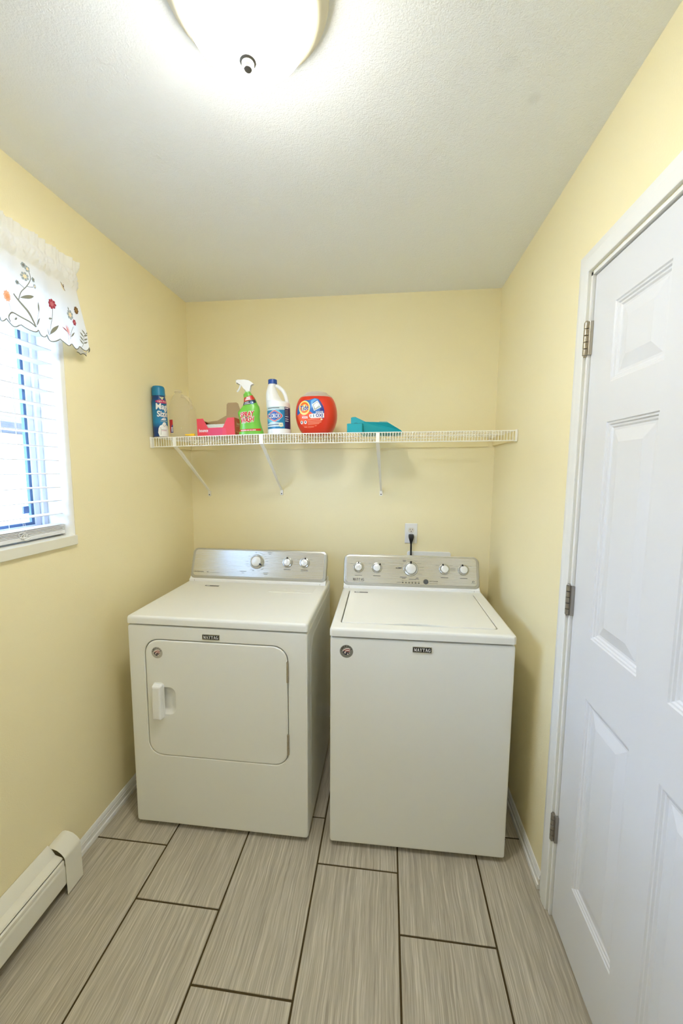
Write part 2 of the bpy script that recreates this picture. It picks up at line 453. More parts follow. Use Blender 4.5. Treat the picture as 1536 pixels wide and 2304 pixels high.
struct(obj('ceiling', box(nb(), -T, W + T, YR - T, T, H, H + .12), CEIL, sm=False), 'white textured ceiling with faint smudges')
struct(obj('wall_back', box(nb(), -T, W + T, 0, T, -.1, H + .05), WALL, sm=False), 'pale yellow textured wall behind the machines')
RX0, RX1, RZ0, RZ1 = .74, 1.06, 1.38, 1.74      # opening added behind the viewer to let in soft frontal light
bm = nb(); box(bm, -T, RX0, YR - T, YR, -.1, H + .05); box(bm, RX1, W + T, YR - T, YR, -.1, H + .05); box(bm, RX0, RX1, YR - T, YR, RZ1, H + .05); box(bm, RX0, RX1, YR - T, YR, -.1, RZ0)
struct(obj('wall_rear', bm, WALL, sm=False), 'pale yellow wall behind the viewer')
bm = nb()
box(bm, -T, 0, YR - .05, WY0, -.1, H + .05); box(bm, -T, 0, WY1, .05, -.1, H + .05)
box(bm, -T, 0, WY0, WY1, -.1, WZ0); box(bm, -T, 0, WY0, WY1, WZ1, H + .05)
struct(obj('wall_left', bm, WALL, sm=False), 'yellow textured wall with the window')
bm = nb()
box(bm, W, W + T, YR - .05, DY0, -.1, H + .05); box(bm, W, W + T, DY1, .05, -.1, H + .05); box(bm, W, W + T, DY0, DY1, DZ1, H + .05)
box(bm, W + .12, W + T, DY0, DY1, -.1, DZ1)
struct(obj('wall_right', bm, WALL, sm=False), 'yellow textured wall with the white door')

# baseboards: small colonial profile
BBP = [(0, 0), (.0140, 0), (.0140, .012), (.0125, .0165), (.0090, .0185), (.0090, .0390), (.0068, .0400), (.0068, .0430), (.0082, .0445), (.0075, .0500), (.0030, .0600), (0, .0605)]
def baseboard(name, p0, p1, nrm):
    p0, p1, nrm = Vector(p0), Vector(p1), Vector(nrm)
    bm = nb(); loft(bm, [[p + nrm * (a + .0005) + Vector((0, 0, b + .0008)) for a, b in BBP] for p in (p0, p1)])
    return struct(obj(name, bm, WHITE))
baseboard('baseboard_left', (0, -1.055, 0), (0, -.014, 0), (1, 0, 0))
baseboard('baseboard_right', (W, -.912, 0), (W, -.014, 0), (-1, 0, 0))
baseboard('baseboard_back', (.001, 0, 0), (W - .001, 0, 0), (0, -1, 0))

# shelf cleats on three walls
def slant(name, x0, x1, y0, y1, za, zb, h):
    bm = nb()
    P = [[Vector((x, y, z)) for x, y, z in ((x0, y0, za), (x0, y1, za), (x0, y1, za + h[0]), (x0, y0, za + h[0]))],
         [Vector((x, y, z)) for x, y, z in ((x1, y0, zb), (x1, y1, zb), (x1, y1, zb + h[1]), (x1, y0, zb + h[1]))]]
    loft(bm, P)
    return struct(obj(name, bm, CLEAT, sm=False))
slant('trim_2', .012, 1.708, -.012, -.0005, 1.6155, 1.634, (.046, .054))['label'] = 'cream strip on the back wall under the wire shelf'
slant('trim_3', .0005, .010, -.404, -.003, 1.6125, 1.6155, (.040, .044))['label'] = 'cream strip on the left wall under the wire shelf'
slant('trim_4', W - .012, W - .0005, -.384, -.003, 1.640, 1.637, (.042, .05))['label'] = 'cream strip on the right wall under the wire shelf'

# ------------------------------------------------------------------ door, casing, hinges
PY = (-.9975, -1.7600)        # hinge edge, latch edge
dr = struct(bpy.data.objects.new('door_1', None), 'white six-panel door, closed'); link(dr)
XF = W + .004                 # room-side face of the slab
py = [(-1.317, -1.107), (-1.630, -1.420)]
pz = [(.235, .850), (1.030, 1.636), (1.741, 1.946)]
bm = nb()
ys = sorted([PY[1], PY[0]] + [v for p in py for v in p]); zs = sorted([.007, 2.058] + [v for p in pz for v in p])
gv = {(i, j, k): bm.verts.new((XF + .035 * k, y, z)) for i, y in enumerate(ys) for j, z in enumerate(zs) for k in (0, 1)}
for k in (0, 1):
    for i in range(len(ys) - 1):
        for j in range(len(zs) - 1):
            if i % 2 == 1 and j % 2 == 1: continue
            bm.faces.new([gv[q] for q in ((i, j, k), (i + 1, j, k), (i + 1, j + 1, k), (i, j + 1, k))])
for i in range(len(ys) - 1):
    for j in (0, len(zs) - 1): bm.faces.new([gv[q] for q in ((i, j, 0), (i + 1, j, 0), (i + 1, j, 1), (i, j, 1))])
for j in range(len(zs) - 1):
    for i in (0, len(ys) - 1): bm.faces.new([gv[q] for q in ((i, j, 0), (i, j + 1, 0), (i, j + 1, 1), (i, j, 1))])
obj('door_slab', bm, DOORM, dr, sm=False)
panel_cache = {}
for (ya, yb) in py:
    for (za, zb) in pz:
        key = round(zb - za, 3)
        if key not in panel_cache:
            bm = nb()
            plate(bm, (0, .21, 0, zb - za), .0004, [(0, 0), (.003, .003), (.007, .0035), (.010, .007), (.014, .0075), (.018, .0105), (.024, .0105), (.056, .003), (.058, .003)],
                  lambda u, v, h: Vector((h, u, v)), 1, False, True)
            me = bpy.data.meshes.new('door_panel'); bmesh.ops.recalc_face_normals(bm, faces=bm.faces); bm.to_mesh(me); bm.free(); me.materials.append(DOORM); panel_cache[key] = me
        inst('door_panel', panel_cache[key], dr, (XF, ya, za))
def hinge(zb, m):
    bm = nb(); h = .094; y = -.9865; x = W - .0085
    for k in range(5):
        z0 = zb + h * k / 5 + .0007; z1 = zb + h * (k + 1) / 5 - .0007
        lathe(bm, [(.0062, z0), (.0072, z0 + .0006), (.0072, z1 - .0006), (.0062, z1)], 14, lambda a, b, c: Vector((x + a, y + b, c)))
    lathe(bm, [(.004, zb - .004), (.0055, zb - .0005), (.0055, zb)], 14, lambda a, b, c: Vector((x + a, y + b, c)))
    lathe(bm, [(.0055, zb + h), (.0055, zb + h + .001), (.004, zb + h + .004)], 14, lambda a, b, c: Vector((x + a, y + b, c)))
    box(bm, W - .0065, W + .0036, -1.0015, -.9900, zb, zb + h, .0006, 1)
    obj('hinge', bm, m, dr)
hinge(1.840, NICKEL); hinge(1.057, STEEL); hinge(.276, STEEL)
bm = nb(); lathe(bm, [(.030, .0005), (.032, .003), (.026, .008), (.011, .012), (.010, .030), (.018, .036), (.026, .046), (.027, .056), (.020, .064), (.001, .066)], 32, lambda a, b, c: Vector((XF - c, -1.700 + a, .95 + b)))
obj('door_knob', bm, NICKEL, dr)
# casing + jamb: mitred profile swept round the opening
CAS = [(0, .0), (0, .010), (.004, .0125), (.014, .0125), (.017, .0145), (.034, .0145), (.037, .012), (.047, .0105), (.058, .0085), (.0605, .0075), (.0605, 0)]  # (outward, proud)
bm = nb()
yi, zi, yo = -.9795, 2.077, -1.7825
path = [((yi, 0), (1, 0)), ((yi, zi), (1, 1)), ((yo, zi), (-1, 1)), ((yo, 0), (-1, 0))]
loft(bm, [[Vector((W - p - .0003, y + a * sy, max(z + a * sz, .0008))) for a, p in CAS] for (y, z), (sy, sz) in path])
tr = struct(obj('trim_1', bm, WHITE), 'white moulded casing round the door')
bm = nb()
box(bm, W - .004, W + .115, -.9945, DY1 - .0005, .0008, DZ1 - .001); box(bm, W - .004, W + .115, DY0 + .0005, -1.7635, .0008, DZ1 - .001); box(bm, W - .004, W + .115, DY0 + .0005, DY1 - .0005, 2.062, DZ1 - .0006)
box(bm, W + .042, W + .054, -1.7640, -.9940, .0008, 2.063)
obj('door_jamb', bm, WHITE, tr, sm=False)

# ------------------------------------------------------------------ window
wn = struct(bpy.data.objects.new('window_1', None), 'bright window behind white blinds'); link(wn)
# rounded white return round the opening (top and both sides)
bm = nb()
def ret_profile():
    P = [(-.148, .022), (-.022, .022)]
    for k in range(7):
        a = PI / 2 * k / 6
        P.append((-.022 + .021 * math.sin(a), .022 - .021 * (1 - math.cos(a)) ))
    P += [(-.003, -.0005), (-.148, -.0005)]
    return P
RP = ret_profile()     # (x, inward)
loft(bm, [[Vector((x, y + sy * i, z + sz * i)) for x, i in RP] for (y, z, sy, sz) in ((WY1, WZ0 + .02, -1, 0), (WY1, WZ1, -1, -1), (WY0, WZ1, 1, -1), (WY0, WZ0 + .02, 1, 0))])
obj('window_return', bm, mat('white_return_paint', rgb(240, 239, 232), .6), wn)
obj('window_sill', box(nb(), -.146, .0125, -1.93, -.9125, 1.2195, 1.2558, .003), mat('sill_paint', rgb(232, 229, 212), .4), wn)
bm = nb()   # fixed vinyl frame
fy0, fy1, fz0, fz1 = WY0 + .022, WY1 - .022, 1.257, WZ1 - .022
def ring(bm, y0, y1, z0, z1, wd, x0, x1, bev=.002):
    for a in ((y0, y0 + wd, z0, z1), (y1 - wd, y1, z0, z1), (y0 + wd, y1 - wd, z0, z0 + wd), (y0 + wd, y1 - wd, z1 - wd, z1)):
        box(bm, x0, x1, a[0], a[1], a[2], a[3], bev, 1)
ring(bm, fy0, fy1, fz0, fz1, .020, -.140, -.088)
obj('window_frame', bm, VINYL, wn)
ym = (fy0 + fy1) / 2
for k, (a, b, xo) in enumerate(((fy0 + .020, ym + .018, -.128), (ym - .018, fy1 - .020, -.110))):
    bm = nb(); ring(bm, a, b, fz0 + .020, fz1 - .020, .024, xo - .011, xo + .011)
    sash = obj('window_sash', bm, VINYL, wn)
    obj('pane', box(nb(), xo - .003, xo + .003, a + .026, b - .026, fz0 + .046, fz1 - .046), GLASS, sash, sm=False)
    bm = nb(); ring(bm, a + .0235, b - .0235, fz0 + .0435, fz1 - .0435, .011, xo - .005, xo + .007, .0005)
    obj('glazing_strip', bm, mat('blue_glazing_strip', rgb(66, 92, 122), .4), sash)
obj('latch', box(nb(), -.098, -.086, -1.030, -1.008, 1.345, 1.372, .003), mat('blue_grey_latch', rgb(70, 92, 124), .4), wn)

w2 = struct(bpy.data.objects.new('fill_window', None), 'small window added behind the viewer for frontal fill light'); link(w2)  # unseen window, added so daylight fills the machine fronts
bm = nb()
for q in ((RX0, RX0 + .03, RZ0, RZ1), (RX1 - .03, RX1, RZ0, RZ1), (RX0 + .03, RX1 - .03, RZ0, RZ0 + .03), (RX0 + .03, RX1 - .03, RZ1 - .03, RZ1)): box(bm, q[0], q[1], YR - .12, YR + .008, q[2], q[3], .002, 1)
obj('window_frame', bm, VINYL, w2)
obj('pane', box(nb(), RX0 + .028, RX1 - .028, YR - .07, YR - .064, RZ0 + .028, RZ1 - .028), GLASS, w2, sm=False)

# outside: ground, neighbour's white house under a grey roof
struct(obj('ground', box(nb(), -40, 30, -30, 30, -.6, -.5), mat('dull_lawn', rgb(150, 150, 132), .9, bump=.3, bscale=8, bdist=.02, var=.06), sm=False), 'ground outside the window')
nh = thing('neighbouring_house', 'white house with grey roof seen through the window blinds', 'house', (-7, 0, -.5))
obj('wall', box(nb(), -4, 0, -9, 9, 0, 2.9), mat('white_siding', rgb(236, 236, 232), .7), nh, sm=False)
bm = nb(); prism(bm, [(.55, 2.75), (.55, 2.93), (-2.5, 4.6), (-5.2, 2.9), (-5.2, 2.75)], -9.4, 9.4, lambda u, v, d: Vector((u, d, v)))
obj('roof', bm, mat('grey_shingle', rgb(64, 60, 66), .9, bump=.5, bscale=30, bdist=.02), nh, sm=False)
for k in range(4):
    f = obj('house_window', box(nb(), -.02, .04, -5.5 + k * 2.6, -4.4 + k * 2.6, 1.0, 2.2), mat('house_trim', rgb(225, 225, 228), .5), nh, sm=False)
    obj('pane', box(nb(), .03, .05, -5.42 + k * 2.6, -4.48 + k * 2.6, 1.08, 2.12), mat('house_pane', rgb(170, 184, 206), .15), f, sm=False)

# ------------------------------------------------------------------ ceiling lamp
LX, LY = .8737, -1.3986
lp = thing('ceiling_lamp', 'lit frosted dome ceiling lamp with pale ring and finial', 'lamp', (LX, LY, H))
bm = nb(); lathe(bm, [(.150, -.0005), (.1642, -.0005), (.1642, -.010), (.160, -.018), (.154, -.022), (.150, -.030), (.143, -.036), (.134, -.037), (.130, -.032), (.100, -.010)], 64)
obj('lamp_ring', bm, mat('cream_metal_ring', rgb(222, 214, 188), .4), lp)
prof = [(.1289 * math.cos(a), -.0344 - .0921 * math.sin(a)) for a in [PI / 2 * k / 16 for k in range(16)]] + [(.006, -.1265)]
bm = nb(); lathe(bm, [(.1289, -.020)] + prof, 64)
BOWL = mat('lit_frosted_glass', rgb(250, 246, 236), .4, emis=(1.0, .985, .94, 1), estr=LAMP_STRENGTH)
nt = BOWL.node_tree; bb = nt.nodes['Principled BSDF']; gg = nt.nodes.new('ShaderNodeNewGeometry'); sx = nt.nodes.new('ShaderNodeSeparateXYZ'); mr = nt.nodes.new('ShaderNodeMapRange')
pw = nt.nodes.new('ShaderNodeMath'); pw.operation = 'MULTIPLY'
mr.inputs[1].default_value = 0; mr.inputs[2].default_value = 1; mr.inputs[3].default_value = LAMP_STRENGTH * .09; mr.inputs[4].default_value = LAMP_STRENGTH   # bulbs shine mostly through the bottom of the bowl
nt.links.new(gg.outputs['Normal'], sx.inputs[0]); nt.links.new(sx.outputs[2], pw.inputs[0]); nt.links.new(sx.outputs[2], pw.inputs[1]); nt.links.new(pw.outputs[0], mr.inputs[0]); nt.links.new(mr.outputs[0], bb.inputs['Emission Strength'])
obj('lamp_bowl', bm, BOWL, lp, label='glowing white glass bowl')
bm = nb(); lathe(bm, [(.004, -.124), (.0165, -.1255), (.0180, -.129), (.0165, -.133), (.0125, -.135), (.0120, -.139), (.0095, -.142), (.008, -.146), (.004, -.148)], 32)
obj('finial', bm, mat('brushed_finial', rgb(104, 102, 95), .5), lp)

# ------------------------------------------------------------------ clothes dryer
TILT = Vector((0, .055, .152)).normalized(); NRM = Vector((0, -.152, .055)).normalized()
def console_map(org):
    o = Vector(org)
    return lambda u, s, h: o + Vector((u, 0, 0)) + TILT * s + NRM * h
def knob(parent, cm, u, s, r, ang, name='knob', tall=1.0):
    k = bpy.data.objects.new(name, None); link(k, parent)
    base = lambda x, y, z: cm(u + x, s + y, z)
    bm = nb(); lathe(bm, [(r, .0006), (r, .004), (r * .97, .009 * tall), (r * .90, .012 * tall), (r * .80, .0125 * tall), (r * .74, .010 * tall)], 36, base)
    obj('knob_ring', bm, CHROME, k)
    bm = nb(); lathe(bm, [(r * .74, .008 * tall), (r * .70, .0165 * tall), (r * .66, .020 * tall), (r * .56, .0215 * tall), (.001, .0225 * tall)], 36, base)
    obj('knob_cap', bm, KNOBW, k)
    c, sn = math.cos(ang), math.sin(ang); bm = nb()
    P = [(r * .62, -r * .085), (r * .98, -r * .11), (r * 1.0, r * .0), (r * .98, r * .11), (r * .62, r * .085)]
    prism(bm, [(a * c - b * sn, a * sn + b * c) for a, b in P], .010 * tall, .0212 * tall, lambda x, y, h: cm(u + x, s + y, h))
    obj('pointer', bm, BLACK, k, sm=False)
    return k
def ticks(d, u, s, r, angs, L=.016, th=.0022, m=None):
    m = m or mat('pale_grey_print', rgb(150, 148, 140), .5); th = .0013
    for a in angs:
        a = math.radians(a); x, y = u + (r + L * .5 * abs(math.cos(a)) + .006) * math.cos(a), s + (r + .008) * math.sin(a)
        d.rect(x - L / 2, x + L / 2, y - th / 2, y + th / 2, m)
def sticker(parent, cx, cz, r, mp, base):
    """round sticker with AMERICA lettering over a striped flag and stars"""
    d = Decal()
    red, navy, wht = mat('flag_red', rgb(132, 52, 44), .5), mat('flag_navy', rgb(26, 28, 46), .5), mat('flag_cream', rgb(236, 220, 208), .5)
    d.ell(cx, cz, r, r, mat('sticker_edge', rgb(208, 206, 196), .5), 0, 40); d.ell(cx, cz, r * .955, r * .955, base, 1, 40)
    for i, ch in enumerate('AMERICA'):
        a = math.radians(168 - i * 23.5); d.text(ch, cx + r * .76 * math.cos(a), cz + r * .76 * math.sin(a), r * (.1 if ch == 'I' else .24), r * .27, mat('sticker_ink', rgb(38, 30, 28), .5), 2, rot=a - PI / 2, bold=.02)
    for k, m_ in enumerate((wht, red, wht, red)):
        o = -.14 * k * r
        P = [(cx - r * (.50 - .05 * k) + r * .12 * t * 0 + r * 1.02 * t * (1 - .06 * k), cz + r * (.20 + .30 * math.sin(t * 2.3)) + o) for t in [i / 8 for i in range(9)]]
        Q = [(x, y - r * .15) for x, y in reversed(P)]
        d.poly(P + Q, m_, 2)
    d.poly([(cx - .55 * r, cz + .14 * r), (cx - .2 * r, cz - .02 * r), (cx + .05 * r, cz - .14 * r), (cx + .38 * r, cz - .22 * r), (cx + .34 * r, cz - .36 * r), (cx + .05 * r, cz - .56 * r), (cx - .25 * r, cz - .48 * r), (cx - .52 * r, cz - .2 * r)], navy, 3)
    def star(x, y, q):
        d.poly([(x + (q if i % 2 == 0 else q * .42) * math.cos(PI / 2 + i * PI / 5), y + (q if i % 2 == 0 else q * .42) * math.sin(PI / 2 + i * PI / 5)) for i in range(10)], wht, 4)
    star(cx - .2 * r, cz - .2 * r, r * .19); star(cx + .18 * r, cz - .4 * r, r * .15); star(cx + .44 * r, cz - .22 * r, r * .1); star(cx - .52 * r, cz + .04 * r, r * .12)
    d.build('sticker', parent, mp, .02, .00012, label='round badge sticker with AMERICA lettering and flag stripes')
def badge(parent, x0, x1, z0, z1):
    front = lambda u, v, h: Vector((u, -h, v))
    bm = nb(); plate(bm, (x0, x1, z0, z1), .001, [(0, 0), (0, .003), (.0012, .0038)], front, 2)
    b = obj('name_badge', bm, mat('badge_silver', rgb(200, 200, 192), .25, metal=.8), parent, label='black and silver name plate')
    d = Decal(); d.rect(x0 + .002, x1 - .002, z0 + .002, z1 - .002, BLACK, 0)
    slab_serif(d, 'MAYTAG', (x0 + x1) / 2, (z0 + z1) / 2, (x1 - x0) * .86, (z1 - z0) * .56, PAPERW, 1)
    d.build('badge_lettering', b, lambda u, v, h: Vector((u, -.0038 - h, v)), .05)
def feet(parent, wd, dp, h):
    for x in (.05, wd - .05):
        for y in (.06, dp - .06):
            bm = nb(); lathe(bm, [(.016, .0003), (.018, .004), (.016, .009), (.007, .011), (.007, h + .003)], 20, lambda a, b, c: Vector((x + a, y + b, c)))
            obj('levelling_foot', bm, BLACK, parent)

DW, DD, DZB, DZS, DZT = .737, .612, .0187, .8825, .9200
dy_ = thing('clothes_dryer', 'white front-loading clothes dryer with square door, standing beside the window wall', 'dryer', (.1389, -.8402, 0), .0028)
bm = nb()
fr = lambda y: (lambda u, v, ins, r: [Vector((p, y, q)) for p, q in rr(0 + u + ins, DW - u - ins, DZB + ins, DZS - ins, r, 8)])
HOLE = (.0695, .6605, .3285, .8262)
L = [[Vector((p, DD, q)) for p, q in rr(.004, DW - .004, DZB + .004, DZS - .004, .004, 8)],
     [Vector((p, DD - .004, q)) for p, q in rr(0, DW, DZB, DZS, .006, 8)],
     [Vector((p, .010, q)) for p, q in rr(0, DW, DZB, DZS, .010, 8)],
     [Vector((p, .003, q)) for p, q in rr(.002, DW - .002, DZB + .002, DZS - .002, .010, 8)],
     [Vector((p, .0, q)) for p, q in rr(.008, DW - .008, DZB + .008, DZS - .006, .008, 8)],
     [Vector((p, .0, q)) for p, q in rr(HOLE[0] - .003, HOLE[1] + .003, HOLE[2] - .003, HOLE[3] + .003, .063, 8)],
     [Vector((p, .003, q)) for p, q in rr(*HOLE, .06, 8)],
     [Vector((p, .020, q)) for p, q in rr(*HOLE, .06, 8)]]
loft(bm, L); cab = obj('cabinet', bm, ENAMEL, dy_)
bm = nb(); plate(bm, (-.001, DW + .001, -.002, DD), .010, [(.004, DZS + .004), (0, DZS + .006), (0, DZT - .012), (.002, DZT - .005), (.006, DZT - .0015), (.013, DZT), (.05, DZT), (.056, DZT - .0012)], lambda u, v, h: Vector((u, v, h)), 6)
top = obj('top_panel', bm, ENAMEL, dy_)
bm = nb(); plate(bm, (.470, .690, .372, .470), .004, [(0, DZT - .0012), (.001, DZT + .0006), (.004, DZT + .0012)], lambda u, v, h: Vector((u, v, h)), 4)
plate(bm, (.535, .640, .405, .428), .006, [(0, DZT + .0011), (.002, DZT + .0026), (.005, DZT + .003)], lambda u, v, h: Vector((u, v, h)), 4)
obj('lint_screen_lid', bm, ENAMEL, top)
d = Decal(); d.rect(.126, .198, .425, .439, GRAPHITE, 0); d.rect(.131, .150, .429, .435, PAPERW, 1); d.rect(.153, .190, .430, .434, MIDG, 1)
d.build('capacity_label', top, lambda u, v, h: Vector((u, v, DZT - .001 + h)), .05)
# embossed side (right)
bm = nb(); plate(bm, (.060, .555, .075, .835), .07, [(0, -.0005), (.004, .0012), (.012, .0018), (.02, .0010), (.03, .0010), (.034, .0016)], lambda u, v, h: Vector((DW + h, u, v)), 8)
obj('side_panel', bm, ENAMEL, cab)
# door with recessed pull
bm = nb()
g = .0032; Dr = (HOLE[0] + g, HOLE[1] - g, HOLE[2] + g * .6, HOLE[3] - g); PK = (.118, .196, .511, .628)
L = [[Vector((p, .017, q)) for p, q in rr(*Dr, .058, 8)], [Vector((p, .003, q)) for p, q in rr(*Dr, .058, 8)],
     [Vector((p, -.0005, q)) for p, q in rr(Dr[0] + .0025, Dr[1] - .0025, Dr[2] + .0025, Dr[3] - .0025, .056, 8)],
     [Vector((p, -.0015, q)) for p, q in rr(Dr[0] + .007, Dr[1] - .007, Dr[2] + .007, Dr[3] - .007, .05, 8)],
     [Vector((p, -.0015, q)) for p, q in rr(*PK, .028, 8)],
     [Vector((p, .001, q)) for p, q in rr(PK[0] + .003, PK[1] - .003, PK[2] + .003, PK[3] - .003, .026, 8)],
     [Vector((p, .010, q)) for p, q in rr(PK[0] + .010, PK[1] - .018, PK[2] + .012, PK[3] - .012, .02, 8)],
     [Vector((p, .0145, q)) for p, q in rr(PK[0] + .014, PK[1] - .030, PK[2] + .022, PK[3] - .022, .016, 8)]]
loft(bm, L); ddoor = obj('dryer_door', bm, ENAMEL, dy_)
bm = nb(); plate(bm, (.1035, .1450, .4945, .6415), .008, [(-.003, -.0005), (-.003, .0015), (0, .002), (.001, .016), (.003, .021), (.007, .0235), (.012, .0240)], lambda u, v, h: Vector((u, -.0014 - h, v)), 6)
obj('door_handle', bm, PLASTIC_W, ddoor)
for (z0, z1) in ((.682, .766), (.380, .466)):
    bm = nb()
    for k in range(3):
        a, b = z0 + (z1 - z0) * k / 3 + .0006, z0 + (z1 - z0) * (k + 1) / 3 - .0006
        lathe(bm, [(.0038, a), (.0045, a + .001), (.0045, b - .001), (.0038, b)], 12, lambda x, y, z: Vector((.6590 + x, -.0035 + y, z)))
    obj('door_hinge', bm, NICKEL, ddoor)
sticker(ddoor, .263 - .1389, .7715, .0240, lambda u, v, h: Vector((u, -.0015 - h, v)), mat('sticker_silver', rgb(176, 172, 158), .4))
badge(dy_, .4559 - .1389, .5266 - .1389, .8375, .8592)
feet(dy_, DW, DD, DZB)
# console
def console(parent, x0, x1, yb, back, zt, plate_r, L=.1616):
    """white plinth and shell, silver rim, brushed face"""
    fb = (yb + .010, zt + .011)
    prof = [(yb, zt - .0006), (yb, zt + .008), (fb[0] - .002, fb[1] + .001), (fb[0] + .012, fb[1] + .004), (fb[0] + .055 + .010, fb[1] + .148), (fb[0] + .063, fb[1] + .152), (back - .012, fb[1] + .150), (back, fb[1] + .135), (back, zt - .0006)]
    pl = [(yb, zt - .0006), (yb, zt + .008), (fb[0] - .002, fb[1] + .001), (fb[0] + .006, fb[1] + .010), (back, fb[1] + .010), (back, zt - .0006)]
    bm = nb(); loft(bm, [[Vector((x, a, b)) for a, b in pl] for x in (x0 + .002, x1 - .002)])
    sh = obj('console_plinth', bm, PLASTIC_W, parent)
    bm = nb(); loft(bm, [[Vector((x, a, b - (.006 if b > fb[1] + .1 else 0))) for a, b in prof[3:8]] + [Vector((x, back, fb[1])), Vector((x, fb[0] + .012, fb[1]))] for x in (x0 + .016, x1 - .016)])
    obj('console_shell', bm, PLASTIC_W, parent)
    cm = console_map((x0, fb[0], fb[1])); wd = x1 - x0
    bm = nb(); plate(bm, (0, wd, 0, L), .026, [(.002, -.024), (0, -.020), (0, -.002), (.003, .003), (.010, .0050), (.013, .0044), (.014, .003)], cm, 8)
    obj('console_rim', bm, SILVER, parent)
    bm = nb(); plate(bm, plate_r, .017, [(0, .003), (0, .0046), (.0012, .0054)], cm, 8)
    p = obj('console_face', bm, BRUSHED, parent)
    d = Decal(); 
    for x in (x0 + .03, x1 - .03): d.line([(x, zt + .0005), (x, zt + .008)], .0012, MIDG)
    d.build('plinth_joint', sh, lambda u, v, h: Vector((u, yb - h, v)), .05)
    return cm, p
cm, face = console(dy_, .0025, .7300, .503, DD, DZT, (.016, .7125, .016, .1525))
cmf = lambda u, s, h: cm(u, s, h + .0054)
big = knob(dy_, cmf, .3580, .0966, .0375, math.radians(-32), 'timer_dial', 1.1)
knob(dy_, cmf, .5225, .0972, .0262, math.radians(90), 'small_dial'); knob(dy_, cmf, .6120, .0978, .0262, math.radians(75), 'small_dial')
d = Decal()
d.text('CENTENNIAL', .047, .0358, .058, .0062, DARK, 0); d.text('MCT', .098, .0350, .013, .0055, DARK, 0); d.rect(.108, .160, .0325, .0334, MIDG, 0)
ticks(d, .3580, .0966, .040, (65, 50, 35, 20, 5, -15, 180, 195, 205, 215, 145, 80, 240, -60, -75), .014, .0020)
for a in (100, -50, 250): d.text('off', .358 + .049 * math.cos(math.radians(a)), .0966 + .049 * math.sin(math.radians(a)), .010, .006, DARK, 0)
for (x, y, l) in ((.424, .146, .024), (.424, .139, .012), (.288, .044, .034), (.288, .036, .012), (.410, .040, .026), (.410, .033, .020)): d.rect(x - l / 2, x + l / 2, y - .0010, y + .0010, MIDG, 0)
for u in (.5225, .6120):
    ticks(d, u, .0972, .027, (150, 90, 32), .013, .0016); d.rect(u - .018, u + .018, .0600, .0622, DARK, 0)
d.rect(.594, .632, .054, .0558, MIDG, 0)
d.build('console_print', face, cmf, .05)

# ------------------------------------------------------------------ washing machine
WW, WD, WZB, WZS, WZT = .6784, .555, .0202, .8735, .9134
wa = thing('washing_machine', 'white top-loading washing machine with recessed lid, standing beside the door wall', 'washer', (.9629, -.8387, 0), .0126)
bm = nb()
L = [[Vector((p, y, q)) for p, q in rr(i, WW - i, WZB + i, WZS - i, r, 6)] for y, i, r in ((WD, .004, .004), (WD - .004, 0, .006), (.010, 0, .009), (.003, .002, .009), (0, .008, .006))]
loft(bm, L); wcab = obj('cabinet', bm, ENAMEL, wa)
bm = nb()
LID = (.0345, .6285, .050, .4695)
rect = (-.0015, WW + .0015, -.004, WD)
L = [[Vector((p, q, h)) for p, q in rr(rect[0] + i, rect[1] - i, rect[2] + i, rect[3] - i, .012, 6)] for i, h in ((.004, WZS + .005), (0, WZS + .007), (0, WZT - .012), (.002, WZT - .005), (.006, WZT - .0015), (.013, WZT))]
L += [[Vector((p, q, h)) for p, q in rr(LID[0] - i, LID[1] + i, LID[2] - i, LID[3] + i, .016, 6)] for i, h in ((.002, WZT), (0, WZT - .002), (0, WZT - .028), (-.02, WZT - .029))]
loft(bm, L); wtop = obj('top_panel', bm, ENAMEL, wa)
# lid: rounded plate, front edge scooped for the fingers
bm = nb()
def lid_loop(ins, h):
    g = .0045; P = rr(LID[0] + g + ins, LID[1] - g - ins, LID[2] + g * .6 + ins, LID[3] - .001 - ins, .012, 6)
    n = 24; x0, x1, y0 = P[-1][0], P[0][0], P[0][1]; E_ = []
    for k in range(1, n):
        x = x0 + (x1 - x0) * k / n; t = (x - .330) / .115
        E_.append((x, y0 + (.014 * (1 - t * t) ** 1.5 if abs(t) < 1 else 0)))
    return [Vector((a, b, h)) for a, b in P + E_]
loft(bm, [lid_loop(.001, WZT - .013), lid_loop(0, WZT - .012), lid_loop(0, WZT - .001), lid_loop(.0015, WZT + .0015), lid_loop(.005, WZT + .0025), lid_loop(.02, WZT + .0022)])
lid = obj('washer_lid', bm, ENAMEL, wa)
d = Decal(); d.rect(.062, .127, .4265, .4405, GRAPHITE, 0); d.rect(.067, .087, .431, .437, PAPERW, 1); d.rect(.090, .121, .432, .436, MIDG, 1)
d.build('capacity_label', lid, lambda u, v, h: Vector((u, v, WZT + .0022 + h)), .05)
sticker(wa, 1.0259 - .9629, .8215, .0262, lambda u, v, h: Vector((u, -h, v)), mat('sticker_grey', rgb(126, 124, 112), .45))
badge(wa, 1.272 - .9629, 1.3425 - .9629, .8325, .8545)
feet(wa, WW, WD, WZB)
cm, face = console(wa, -.0005, .6705, .503, WD + .055, WZT, (.013, .657, .015, .1500), .158)
cmf = lambda u, s, h: cm(u, s, h + .0054)
for u, s, r, a, nm in ((.0753, .0914, .0265, 90, 'small_dial'), (.1676, .0921, .0265, 45, 'small_dial'), (.3364, .0911, .0368, 90, 'cycle_dial'), (.5015, .0940, .0268, 112, 'small_dial'), (.5938, .0933, .0268, 108, 'small_dial')):
    knob(wa, cmf, u, s, r, math.radians(a), nm, 1.1 if r > .03 else 1.)
bm = nb(); lathe(bm, [(.0122, .0002), (.0122, .003), (.0108, .0042), (.001, .0046)], 28, lambda x, y, z: cmf(.4104 + x, .0300 + y, z))
